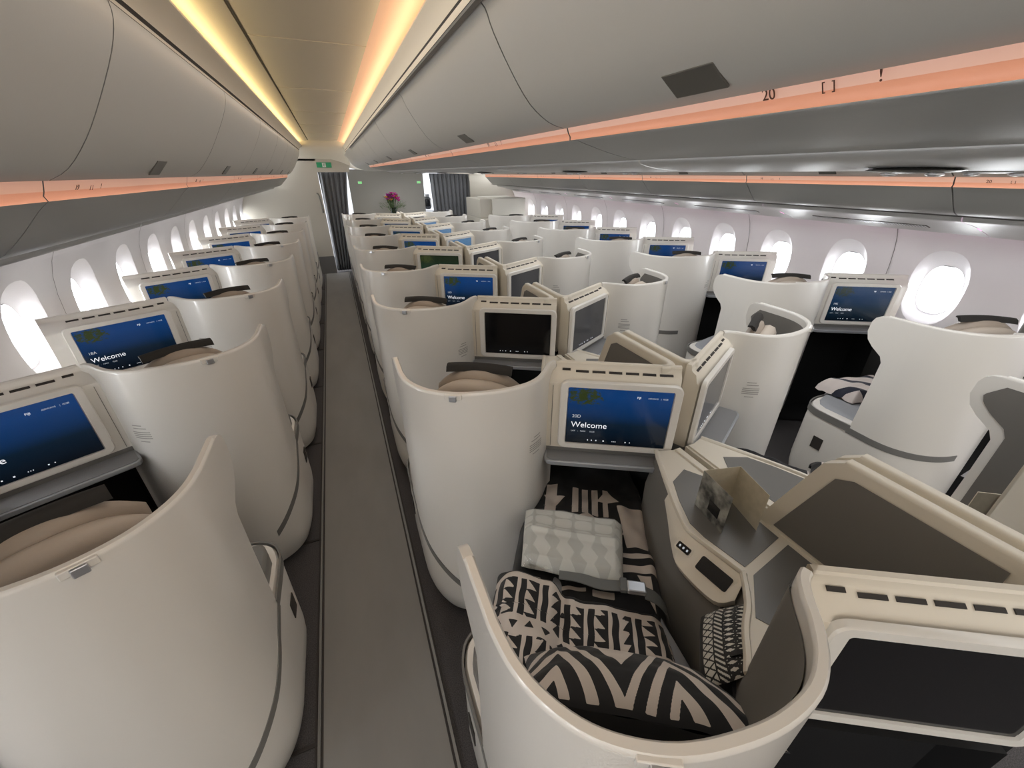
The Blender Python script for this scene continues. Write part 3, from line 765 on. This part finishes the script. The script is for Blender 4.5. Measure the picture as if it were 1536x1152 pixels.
struct('wall_front_header', mb, BULK)
# sloping ceiling end that drops to the header
mb = MB(); rows = []
for i in range(9):
    t = i/8; y = 8.7+.30*t; z = .50-.27*t**.7; rows.append([(x, y, zz(z-(.10*max(0, (x-.15)/.25)*t))) for x in (-.70, -.5, -.42, -.3, -.2, -.05, .1, .26, .36, .42)])
mb.grid(rows); struct('ceiling_end', mb, CEIL, smooth=60)
flat('wall_front_grey', .36, 1.84, 0, zz(.07), 9.45, .05, GWALL)
flat('wall_front_right', 2.72, 3.9, 0, zz(.0), 9.02, .05, BULK)
flat('wall_galley', -1.6, 3.9, 0, 2.2, 10.9, .05, GALLEY)
mb = MB(); mb.box((1.1, 10.0, 2.25), (5.4, 2.0, .05)); struct('ceiling_galley', mb, GALLEY)
flat('wall_rear', -1.7, 4.0, 0, 2.4, Y0-.05, .05, BULK)
# exit sign
sg = empty('exit_sign', (-.03, 8.99, zz(.135))); tag(sg, 'green and white running-man exit sign on the header above the left curtain', 'exit sign')
mb = MB(); mb.box((0, 0, 0), (.25, .012, .085)); link('sign_panel', mb.mesh('sign_panel', GREEN, smooth=0), sg, .002)
mb = MB(); mb.box((0, -.008, 0), (.06, .004, .07)); pc = link('pictogram_panel', mb.mesh('pictogram_panel', WHITE, smooth=0), sg)
mb = MB()
mb.ellip((.006, -.012, .024), (.006, .002, .006), 8, 5); mb.tube([(.004, -.012, .016), (-.002, -.012, -.002)], .004, 6); mb.tube([(-.002, -.012, -.002), (.01, -.012, -.012), (.006, -.012, -.026)], .0028, 6)
mb.tube([(-.002, -.012, -.002), (-.008, -.012, -.014), (-.02, -.012, -.016)], .0028, 6); mb.tube([(.004, -.012, .013), (.016, -.012, .006)], .0022, 6); mb.tube([(.003, -.012, .013), (-.012, -.012, .010)], .0022, 6)
link('running_figure', mb.mesh('running_figure', GREEN), pc)
for x, nm in ((.57, 'left'), (1.74, 'right')):
    sg = empty('small_exit_sign', (x, 9.44, zz(-.165))); tag(sg, 'small glowing green exit sign on the %s side of the grey wall' % nm, 'exit sign')
    mb = MB(); mb.box((0, 0, 0), (.075, .01, .045)); link('sign_plate', mb.mesh('sign_plate', WHITE, smooth=0), sg)
    mb = MB(); mb.box((-.022, -.006, .003), (.016, .004, .03)); mb.box((.002, -.006, .002), (.012, .004, .022)); mb.box((.024, -.006, .003), (.018, .004, .03)); mb.box((0, -.006, -.018), (.06, .004, .004)); link('sign_symbol', mb.mesh('sign_symbol', LIME, smooth=0), sg)

# curtains
def curtain(xt0, xt1, xb0, xb1, zt, zb, y, folds, label, lean=0.):
    mb = MB(); rows = []; N = folds*8
    for j in range(13):
        v = j/12; rows.append([])
        for i in range(N+1):
            u = i/N; a = xt0+(xt1-xt0)*u; b = xb0+(xb1-xb0)*u; x = a+(b-a)*(v**.9)
            ph = 2*pi*folds*u+.7*sin(3*v+u*5); am = .030*(1+.4*v)
            rows[-1].append((x+.010*sin(ph*2+v), y+am*sin(ph), zt+(zb-zt)*v))
    mb.grid(rows); o = link('curtain', mb.mesh('curtain', CURT, smooth=80))
    so = o.modifiers.new('thickness', 'SOLIDIFY'); so.thickness = .004
    return tag(o, label, 'curtain', 'grey galley curtains')
curtain(-.165, .35, -.16, .12, zz(.03), .03, 9.12, 6, 'grey pleated curtain gathered in the doorway below the green exit sign')
curtain(1.90, 2.84, 2.0, 2.84, zz(.0), .03, 9.12, 11, 'wide grey pleated curtain closing the doorway right of the flower vase')
# rail handle on the left bulkhead edge
mb = MB(); mb.tube(smooth_path([(-.245, 8.985, zz(-.33)), (-.22, 8.955, zz(-.35)), (-.205, 8.95, zz(-.45)), (-.20, 8.95, zz(-.62)), (-.205, 8.985, zz(-.66))], 4), .012, 8)
tag(link('grab_handle', mb.mesh('grab_handle', LATCH)), 'grey grab handle on the edge of the left bulkhead beside the curtain', 'handle')
mb = MB(); mb.tube([(2.70, 8.98, zz(-.12)), (2.70, 8.96, zz(-.14)), (2.70, 8.96, zz(-.62)), (2.70, 8.98, zz(-.64))], .012, 8)
tag(link('grab_handle', mb.mesh('grab_handle', LATCH)), 'slim dark grab handle right of the wide curtain', 'handle')
# crew jump seat things glimpsed beside the right curtain
cr = empty('service_trolley', (2.04, 10.2, 0)); tag(cr, 'white and black galley trolley seen in the gap left of the wide curtain', 'trolley')
mb = MB(); mb.box((0, 0, .55), (.30, .4, 1.02)); link('trolley_body', mb.mesh('trolley_body', GALLEY, smooth=0), cr, .01)
mb = MB(); mb.box((0, -.21, .62), (.27, .01, .012)); mb.box((0, -.21, .9), (.27, .01, .012)); mb.box((0, -.21, .35), (.27, .01, .012)); link('drawer_gaps', mb.mesh('drawer_gaps', SLOT, smooth=0), cr)
ke = empty('coffee_urn', (2.04, 10.2, 1.07)); tag(ke, 'black and steel urn on the galley trolley', 'urn')
mb = MB(); mb.ellip((0, 0, .12), (.09, .09, .13), 14, 8, p=.6); link('urn_body', mb.mesh('urn_body', BEZ), ke); mb = MB(); mb.ellip((0, 0, .28), (.085, .085, .05), 14, 6, p=.6); link('urn_lid', mb.mesh('urn_lid', METAL), ke)
# front monument on the right and credenza with the flowers
mo = empty('storage_cabinet', (3.2, 8.3, 0)); tag(mo, 'cream stowage cabinet at the front of the right window column', 'cabinet')
for nm, x0, x1, y0, y1, z0, z1 in (('cabinet_body', 2.62, 3.52, 7.85, 8.98, .02, 1.02), ('cabinet_side', 2.62, 2.86, 8.05, 8.98, 1.02, 1.36), ('upper_locker', 2.86, 3.56, 8.0, 8.98, 1.06, 1.37)):
    mb = MB(); mb.box(((x0+x1)/2-3.2, (y0+y1)/2-8.3, (z0+z1)/2), (x1-x0, y1-y0, z1-z0)); link(nm, mb.mesh(nm, BULK if nm != 'upper_locker' else mat('locker_cream', (.56, .54, .48), .5), smooth=0), mo, .012)
cd = empty('credenza', (1.08, 9.12, 0)); tag(cd, 'low cream credenza before the grey wall, carrying the flowers', 'credenza')
mb = MB(); mb.box((0, 0, .44), (1.3, .36, .86)); link('credenza_body', mb.mesh('credenza_body', CREAM, smooth=0), cd, .01)
mb = MB(); mb.box((0, 0, .885), (1.34, .40, .03)); link('credenza_top', mb.mesh('credenza_top', CREAM, smooth=0), cd, .008)

va = empty('flower_vase', (1.11, 9.06, .90)); tag(va, 'dark glass vase of magenta flowers before the grey wall', 'flower vase')
mb = MB(); rows = []
for z, r_ in ((0, .001), (0, .05), (.10, .052), (.2, .058), (.29, .062), (.29, .055), (.05, .045)): rows.append([(r_*cos(2*pi*i/16), r_*sin(2*pi*i/16), z) for i in range(16)])
mb.grid(rows, cv=True); link('vase', mb.mesh('vase', mat('dark_vase', (.012, .02, .012), .15), smooth=50), va)
rnd = random.Random(3)
PET = [mat('magenta_petal', (.42, .015, .20), .6), mat('purple_petal', (.22, .01, .16), .6), mat('orange_petal', (.55, .22, .05), .6)]; LEAF = mat('leaf_green', (.06, .10, .03), .6)
stems = MB(); leaves = MB()
for i in range(70):
    a = rnd.uniform(0, 2*pi); tl = rnd.uniform(.05, 1.0); sp = rnd.uniform(.01, .19 if i < 36 else .24)
    top = (sp*cos(a), sp*sin(a)*.7, .30+.19*(1-(sp/.22)**2)*rnd.uniform(.75, 1.1)+.04)
    stems.tube([(0, 0, .1), (top[0]*.4, top[1]*.4, .27), top], .0035, 5)
    if i < 36:
        fl = MB(); n = 6
        for p in range(n):
            t = 2*pi*p/n; q = Vector((cos(t), sin(t), .9)).normalized(); u = Vector((-sin(t), cos(t), 0)); w = q.cross(u)
            fl.ellip(tuple(Vector(top)+q*.026), (.017, .032, .005), 6, 4, (tuple(u), tuple(q), tuple(w)))
        link('flower', fl.mesh('flower', PET[0 if top[0] > -.02 and i % 4 else (1 if i % 3 else 2)], smooth=60), va)
    else:
        for p in range(3):
            t = a+rnd.uniform(-.6, .6); q = Vector((cos(t), sin(t), rnd.uniform(-.3, .9))).normalized(); u = Vector((-sin(t), cos(t), 0)); w = q.cross(u)
            leaves.ellip(tuple(Vector(top)+q*.03-Vector((0, 0, .03*p))), (.008, .055, .002), 6, 4, (tuple(u), tuple(q), tuple(w)))
link('stems', stems.mesh('stems', LEAF), va); link('leaves', leaves.mesh('leaves', LEAF), va)

# ---------------------------------------------------------------- suites
gl = {'D': 'centre suites beside the left aisle', 'G': 'centre suites on the far side of the divider', 'A': 'window suites along the left wall', 'K': 'window suites along the right wall'}
wh = {'D': 'left half of centre block', 'G': 'right half of centre block', 'A': 'left window column', 'K': 'right window column'}
def seen(kind, scr, wel, k):
    return {'off': 'black display', 'film': 'dark green display', 'welcome': 'blue Welcome display', 'dim': 'dim blue display', 'grey': 'dull grey display', 'pale': 'pale blue display'}[scr]
variants = {'D': ['off', 'welcome', 'off', 'welcome', 'film', 'welcome', 'dim', 'dim', 'dim'],
            'G': ['off', 'grey', 'grey', 'grey', 'grey', 'pale', 'pale', 'pale', 'off'],
            'A': ['welcome', 'welcome', 'welcome', 'welcome', 'welcome', 'welcome', 'welcome', 'welcome'],
            'K': ['dim', 'dim', 'welcome', 'welcome', 'welcome', 'welcome', 'welcome']}
seats = {'D': [None, '20D', None, '18D', None, None], 'G': [None]*9, 'A': [None, '19A', '18A', None, None], 'K': [None, '19K', None, None, None]}
for kind, x0, ya, dy in (('D', 0, 0, .957), ('G', 2.157, 0, .957), ('A', -.295, .61, .972), ('K', 2.44, .575, .975)):
    for k, scr in enumerate(variants[kind]):
        far = k >= 5; no = seats[kind][k] if k < len(seats[kind]) else None
        wel = scr in ('welcome', 'dim') and k < 5
        lab = 'cream suite, %s, %s from camera' % (wh[kind], ordn[k])+(', '+seen(kind, scr, wel, k) if k else '')
        make_suite(kind, x0, ya+dy*k-(.022 if kind == 'K' and k == 0 else 0), scr, lab, gl[kind], no, wel, far, bed=(kind in 'DG' and k == 0), tray=not (kind == 'D' and k == 0))
# side ledges under the windows
for m, nm, xa, xb in ((-1, 'left', -1.54, -1.505), (1, 'right', 3.71, 3.80)):
    mb = MB(); mb.box(((xa+xb)/2, 3.0, .38), (xb-xa, 11.8, .70)); struct('trim_%d' % (150+m), mb, WALLM, bev=.02)
# ================================================================ things on the seats
def soft(d, w=.003): return max(0., min(1., .5+d/(2*w)))       # 1 inside (black), 0 outside
def ctri(x, y, s, up):
    """signed distance-like value of a small triangle of size s round the origin"""
    if not up: y = -y
    return min(y+s*.5, (s*.62-y-1.5*abs(x))*.6)
def pat_duvet(a, b, btop):
    if b > btop-.028: return 1.
    r1, r0 = btop-.045, btop-.155
    def bars(a, b, lo, hi, sh):
        f = ((a+sh)/.070) % 1; e = min(b-lo, hi-b)
        wob = .0015*sin(b*90+a*40)
        d1 = min(.0095-abs((f-.18)*.07+wob), e)
        t = (b/.034) % 1; L = .055-.034*t if int(math.floor((a+sh)/.07)) % 3 else .032+.022*t
        x = f*.07; d2 = min(x-L, .062-x, e)
        return max(d1, d2)
    d = bars(a, b, r0, r1, 0)
    tr = r0-.024; k = math.floor((a+.02)/.048); x = (a+.02)-(k+.5)*.048
    d = max(d, ctri(x, b-tr-(.004 if k % 2 else -.004), .019, k % 2))
    d = max(d, bars(a, b, r0-.16, r0-.052, .035))
    tr2 = r0-.185; x2 = (a)-(math.floor(a/.048)+.5)*.048; d = max(d, ctri(x2, b-tr2, .019, math.floor(a/.048) % 2))
    return soft(d, .0022)
def pat_far(a, b):
    d = -.05
    g = lambda x0, x1, y0, y1: min(a-x0, x1-a, b-y0, y1-b)
    w = -.05                                           # white motifs on black
    for x0, x1 in ((-.235, -.19), (-.125, -.10), (-.085, -.06), (-.045, -.02), (.0, .02)): w = max(w, g(x0, x1, .84, .985))
    w = max(w, min(.05-abs(a+.06)*.55-(b-.79)*.9, b-.76, .86-b))
    w = max(w, ctri(a-.02, b-.95, .06, 1), ctri(a+.20, b-.90, .06, 0))
    w = max(w, min(a-(.075-.12*(b-.72)), (.185-a)-.25*abs(b-.83), b-.70, .90-b))
    w = max(w, g(.05, .2, .655, .675), g(.05, .2, .60, .628))
    w = max(w, min(a-(.10+.35*(.59-b)), .145-a, .59-b, b-.42)); w = max(w, g(-.30, -.22, .505, .53), g(-.16, -.07, .500, .515), g(-.05, .02, .485, .51))
    return soft(-w, .003)
def pat_pillow(u, v):
    if v < -.985: return 1.
    q = 1-.12*abs(v); D = min(v+(3.6 if u > -.70 else 3.)*abs(u+.70)*q, v+(4.6 if u < .30 else 2.7)*abs(u-.30)*q+.02)
    bands = ((-.80, -.52), (-.12, .20), (.58, .88), (1.48, 2.25))
    w = max(min(D-a, b-D) for a, b in bands)
    if D > 2.4: w = max(w, .06-abs(((u*6) % 1)-.5)*.3)
    return soft(-w, .018)
def cloth(name, fn, pf, nu, nv, m, mir, x0, y0):
    mb = MB(); rows = []; pat = []
    for i in range(nv+1):
        r = []
        for j in range(nu+1):
            p = fn(j/nu, i/nv); r.append(p[:3]); pat.append(pf(p[3], p[4]) if pf else 0)
        rows.append(r)
    mb.grid(rows); return mb.mesh(name, m, mir, 80, pat=pat)
def nz(x, y, z=0.): return noise.noise(Vector((x, y, z)))
def cushion_edge(t, w=.05): return (1-max(0, 1-t/w)**2.2)
def duvet_fn(seed):
    def fn(u, v):
        b = .0+.53*v; w0 = -.345+.06*max(0, (.30-b)/.3)-(.02 if b > .40 else 0); w1 = .17+.03*(1-v)
        a = w0+(w1-w0)*u
        bt = .47+.05/(1+exp((a+.15)*60))+.006*nz(a*9, seed)      # folded top edge
        b = bt*v
        z = .62+.028*nz(a*7, b*7, seed)+.012*nz(a*22, b*22, seed+3)+.030*exp(-((a+.26)/.09)**2)*(.4+v)
        z += .022*exp(-((a+.145)/.02)**2)*(-1)*(.3+.7*v)
        ed = min(min(u, 1-u)*.52/.05, 1, (1-v)*.5/.035+.12); z -= .055*(1-ed)**2
        z += .010*sin((a-.35*b)*38)*max(0, .5-abs(b-.30))*.5
        x, y, zz_ = seatF(a, b, z)
        return (x, y, zz_, a, b+(.5-bt)*0+(.0))
    return fn
def far_fn(seed):
    def fn(u, v):
        b = .40+.78*v; w0, w1 = -.325+.02*(v > .6), .185+.0*v
        if b > .95: w0 += .25*(b-.95); w1 -= .30*(b-.95)
        a = w0+(w1-w0)*u
        z = .600+.018*nz(a*8, b*8, seed)+.012*nz(a*20, b*16, seed+2)+.008*sin((a+b*.4)*50)*max(0, a-.02)*4
        ed = min(min(u, 1-u)/.08, 1); z -= .07*(1-ed)**2
        if b > .98: z += .05*sin((b-.98)*9)
        x, y, z = seatF(a, b, z); return (x, y, z, a, b)
    return fn
def bed_set(mir, x0, y0, labels):
    o = link('bed_cover', cloth('bed_cover', far_fn(1.7 if mir > 0 else 5.), pat_far, 200, 240, CLOTH, mir, 0, 0)); o.location = (x0, y0, 0)
    so = o.modifiers.new('thickness', 'SOLIDIFY'); so.thickness = .012; so.offset = -1; tag(o, labels[0], 'bedding')
    fn = duvet_fn(2.3 if mir > 0 else 7.)
    pf = lambda a, b: pat_duvet(a, b, .47+.05/(1+exp((a+.15)*60))+.006*nz(a*9, 2.3 if mir > 0 else 7.))
    o = link('duvet', cloth('duvet', fn, pf, 230, 220, CLOTH, mir, 0, 0)); o.location = (x0, y0, .004)
    so = o.modifiers.new('thickness', 'SOLIDIFY'); so.thickness = .014; so.offset = -1; tag(o, labels[1], 'duvet')
    # pillow: two bulging faces sewn at the seam, leaning on the back of the shell
    A = Vector((SDY, -SDX, -.03)).normalized(); Bk = Vector((SDX, SDY, 0)); T = (Bk*-.66+Vector((0, 0, .75 if mir > 0 else .12))).normalized(); Nf = A.cross(T)
    if Nf.dot(Bk) < 0: Nf = -Nf
    c = Vector(seatF(.02, .155, .745)); c.z = .745 if mir > 0 else .64
    def face(side):
        def f(u, v):
            U, V = 2*u-1, 2*v-1
            k = (max(0, 1-abs(U)**2.6)**.62)*(max(0, 1-abs(V)**2.6)**.62)
            sx = 1-.07*(1-V*V)*abs(U); sy = 1-.10*(1-U*U)*abs(V)
            p = c+A*(.262*U*sx)+T*(.150*V*sy)+Nf*(side*.078*k+.004*nz(U*4, V*4, side))
            return (p.x, p.y, p.z, U, -V if side > 0 else -2)
        return f
    p1 = cloth('pillow', face(1), lambda u, v: pat_pillow(u, v), 230, 160, CLOTH, mir, 0, 0)
    po = link('pillow', p1); po.location = (x0, y0, 0); tag(po, labels[2], 'pillow')
    p2 = link('pillow_back', cloth('pillow_back', face(-1), lambda u, v: 1., 60, 50, CLOTH, mir, 0, 0), po)
bed_set(1, 0, 0, ['black cover with large white motifs over the foot of the nearest bed', 'white duvet with rows of black bars and sawteeth on the nearest bed', 'black pillow with white chevrons propped against the nearest shell'])
bed_set(-1, 2.157, 0, ['black and white cover on the bed across the divider from the nearest bed', 'white and black barred duvet half hidden behind the nearest divider', 'chevron pillow half hidden behind the nearest divider at the right edge'])

# blanket sealed in clear plastic
def bag(mir, x0, y0, a0, a1, b0, b1, z0, label, m=BAGM, seed=0):
    r = empty('wrapped_blanket', (x0, y0, 0)); tag(r, label, 'blanket')
    def f(grow):
        def g(u, v):
            a = a0+(a1-a0)*u+.018*(v-.5)*(u-.5)*2; b = b0+(b1-b0)*v-.03*(u)*(1 if v < .5 else .6)
            e = min(min(u, 1-u)/.09, 1)*min(min(v, 1-v)/.10, 1)
            z = z0+.045*e**.5+.010*nz(u*4, v*4, seed)+(.012*exp(-((v-.52)/.035)**2))+grow*(1+.8*nz(u*14, v*14, seed+5))
            x, y, z = seatF(a, b, z); return (x, y, z, u, v)
        return g
    def p(u, v):
        if v > .53: return soft(.06-abs(((u*5.) % 1)-.5)*abs(math.sin(v*20)), .05)
        t = (u*4.3+v*.6) % 1; return soft(.36-abs(t-.5)-.5*abs(((v*4) % 1)-.5), .05)
    link('blanket', cloth('blanket', f(0), p, 90, 70, m, mir, 0, 0), r)
    w = link('plastic_wrap', cloth('plastic_wrap', f(.004), None, 50, 40, PLASTIC, mir, 0, 0), r)
bag(1, 0, 0, -.295, .052, .535, .785, .638, 'pale patterned blanket sealed in clear plastic on the nearest bed', seed=1)
bag(-1, 2.157, 0, -.03, .14, .60, .80, .64, 'shiny wrapped blanket just visible on the bed beyond the centre consoles', seed=4)

# seat belt across the nearest bed
r = empty('seat_belt', (0, 0, 0)); tag(r, 'grey seat belt with silver buckle lying across the nearest bed', 'seat belt')
def band(pts, w, t):
    mb = MB(); rows = []
    for a, b, z in pts:
        rows.append([seatF(a, b-w/2, z), seatF(a, b+w/2, z), seatF(a, b+w/2, z+t), seatF(a, b-w/2, z+t)])
    mb.grid(rows, cv=True); k = len(mb.v); mb.face((0, 1, 2, 3)); mb.face((k-1, k-2, k-3, k-4)); return mb
link('belt_webbing', band(smooth_path([(-.16, .515, .650), (-.10, .510, .655), (-.03, .495, .655), (.035, .490, .668)], 4), .036, .004).mesh('belt_webbing', BELT), r)
link('belt_webbing', band(smooth_path([(.10, .478, .668), (.135, .470, .66), (.165, .455, .635), (.178, .44, .60)], 4), .042, .004).mesh('belt_webbing', BELT), r)
mb = MB(); x, y, z = seatF(.076, .486, .676); mb.box((x, y, z), (.058, .040, .018), ((SDY, -SDX, 0), (SDX, SDY, 0), (0, 0, 1))); link('buckle', mb.mesh('buckle', METAL, smooth=0), r, .005)
mb = MB(); x, y, z = seatF(.038, .489, .676); mb.box((x, y, z), (.022, .046, .016), ((SDY, -SDX, 0), (SDX, SDY, 0), (0, 0, 1))); link('buckle_tongue', mb.mesh('buckle_tongue', BELT, smooth=0), r, .004)

# folded menu card standing on the nearest console
mc = empty('menu_card', (0, 0, .8725)); tag(mc, 'folded menu card with a photo cover standing on the nearest console', 'menu card')
def leaf(nm, p, q, h, m, lean=(0, 0)):
    mb = MB(); P = Vector((*p, 0)); Q = Vector((*q, 0)); t = (Q-P).normalized(); n_ = Vector((-t.y, t.x, 0))*.0005; up = Vector((lean[0], lean[1], h))
    for s in (-1, 1): mb.v += [tuple(P+n_*s), tuple(Q+n_*s), tuple(Q+n_*s+up), tuple(P+n_*s+up)]
    for f in ((0, 1, 2, 3), (7, 6, 5, 4), (0, 4, 5, 1), (1, 5, 6, 2), (2, 6, 7, 3), (3, 7, 4, 0)): mb.face(f)
    return link(nm, mb.mesh(nm, m, smooth=0), mc)
a1, a2, a3, a4 = (.894, .656), (.876, .535), (1.012, .628), (.980, .505)
cv = leaf('cover_leaf', a1, a2, .135, PHOTO); leaf('inner_leaf', a1, a3, .135, PAGE); leaf('inner_leaf', a3, a4, .135, PAGE)
mb = MB(); n_ = Vector((-.0012, .0002, 0)); t = Vector((a2[0]-a1[0], a2[1]-a1[1], 0))
for s in (.42, .78): mb.v.append(tuple(Vector((*a1, .03))+t*s+n_))
for s in (.78, .42): mb.v.append(tuple(Vector((*a1, .068))+t*s+n_))
mb.face((0, 1, 2, 3)); link('title_block', mb.mesh('title_block', BEZ, smooth=0), cv)

# amenity pouch leaning on the console side
po = empty('amenity_pouch', (.690, .325, .80)); tag(po, 'small black and white patterned zip pouch leaning against the nearest console', 'pouch')
ax = Vector((.70, .714, 0)); nn = Vector((-.64, .50, .58)).normalized(); up = nn.cross(ax); up = up if up.z > 0 else -up
def pf_(u, v):
    if v < -.74 or v > .86: return 1.
    for q, w in ((.62, .03), (.18, .022), (-.22, .022)):
        if abs(v-q) < w: return 1.
    if v > .18: t = (u*7) % 1; return soft(.2-abs(abs(t-.5)-abs(((v-.18)/.44 % 1)-.5)*.7), .06)
    if v > -.22: t = (u*8+v*4) % 1; return soft(.27-abs(t-.5), .06)
    t = (u*5) % 1; return soft(.10-abs(abs(t-.5)-abs((v+.48)*1.9)), .05)
def pouch(side):
    def f(u, v):
        U, V = 2*u-1, 2*v-1; k = max(0, 1-abs(U)**3)**.6*max(0, 1-(abs(V) if V > 0 else abs(V)*.9)**2.4)**.6
        p = ax*(.092*U*(1-.10*max(0, V)))+up*(.070*V)+nn*(side*.026*k); return (p.x, p.y, p.z, U, V)
    return f
pb = link('pouch_body', cloth('pouch_body', pouch(1), pf_, 90, 70, POUCHM, 1, 0, 0), po); link('pouch_back', cloth('pouch_back', pouch(-1), lambda u, v: 1., 20, 16, POUCHM, 1, 0, 0), po)
mb = MB(); mb.tube([tuple(ax*(-.084+.168*i/8)+up*.070+nn*.001) for i in range(9)], .0032, 6); link('zip', mb.mesh('zip', SLOT), po)
mb = MB(); q = ax*-.05+up*.045+nn*.024; mb.box(tuple(q), (.010, .034, .004), (tuple(ax), tuple(up), tuple(nn))); link('zip_pull', mb.mesh('zip_pull', BEZ, smooth=0), po)

# folded blanket on the window seat, right side
r = link('folded_blanket', cloth('folded_blanket', lambda u, v: (2.62+.38*u, 1.12+.22*v-.10*u, .600+.075*(min(min(u, 1-u), min(v, 1-v))*9 if min(min(u, 1-u), min(v, 1-v)) < .11 else 1)**.5+.012*nz(u*5, v*5), u, v), lambda u, v: soft(.16-abs(((u*2.1+v*1.2) % 1)-.5), .03), 60, 50, CLOTHB, 1, 0, 0)); tag(r, 'navy and white folded blanket on the nearest seat of the right window column', 'blanket')
r = empty('literature_wallet', (1.99, .30, .72)); tag(r, 'open card wallet standing on the hidden bed at the right edge', 'wallet')
for i, (x, y, rz) in enumerate(((-.05, .03, .5), (0, 0, .35), (.05, -.03, .2))):
    mb = MB(); d = Vector((cos(rz), -sin(rz)*1.2, 0)).normalized(); mb.box((x, y, .02), (.12, .003, .17), (tuple(d), (-d.y, d.x, 0), (0, 0, 1))); link('card_leaf', mb.mesh('card_leaf', [PAGE, LEATHER, PAGE][i], smooth=0), r)

# ---------------------------------------------------------------- light and camera
w = bpy.data.worlds.new('sky'); bpy.context.scene.world = w; w.use_nodes = True
w.node_tree.nodes['Background'].inputs[0].default_value = (.93, .96, 1, 1); w.node_tree.nodes['Background'].inputs[1].default_value = 3.
def area(name, loc, rot, sx, sy, power, col=(1, 1, 1)):
    l = bpy.data.lights.new(name, 'AREA'); l.shape = 'RECTANGLE'; l.size = sx; l.size_y = sy; l.energy = power; l.color = col
    o = bpy.data.objects.new(name, l); C.objects.link(o); o.location = loc; o.rotation_euler = rot; return o
area('daylight_left', (-2.2, 3.4, 1.35), (0, radians(-80), 0), 1.4, 12.5, 1100, (.95, .98, 1))
area('daylight_right', (4.45, 3.4, 1.35), (0, radians(80), 0), 1.4, 12.5, 900, (.95, .98, 1))
area('aisle_fill', (.03, 3., zz(.49)), (0, 0, 0), .3, 11, 20, (1, .96, .91))  # added fill below the aisle ceiling, not a fixture
area('far_aisle_fill', (2.25, 3., zz(.49)), (0, 0, 0), .3, 11, 20, (1, .97, .94))  # same added fill above the far aisle
area('cove_lamp_left', (-.335, 3., zz(.437)), (0, radians(-128), 0), .03, 11.4, 8, (1, .76, .36))
area('cove_lamp_right', (.338, 3., zz(.432)), (0, radians(128), 0), .03, 11.4, 4.5, (1, .76, .46))
area('galley_lamp', (1.0, 10.2, 2.15), (0, 0, 0), 3.5, 1., 35, (.95, .97, 1))
area('rear_fill', (1.1, -2.2, 2.0), (radians(60), 0, 0), 3., .6, 20, (1, .93, .84))  # unseen fill added behind the camera, aimed forward

cam = bpy.data.cameras.new('camera'); co = bpy.data.objects.new('camera', cam); C.objects.link(co)
cam.sensor_width = 36; cam.lens = 600/1536*36; cam.clip_start = .02
ph, th = radians(27.774), radians(22.219)
co.location = (0, 0, FH); co.rotation_euler = (pi/2-ph, 0, -th)
sc = bpy.context.scene; sc.camera = co
sc.view_settings.view_transform = 'Standard'; sc.view_settings.look = 'None'; sc.view_settings.gamma = 1; sc.view_settings.use_curve_mapping = False
sc.view_settings.exposure = 0.
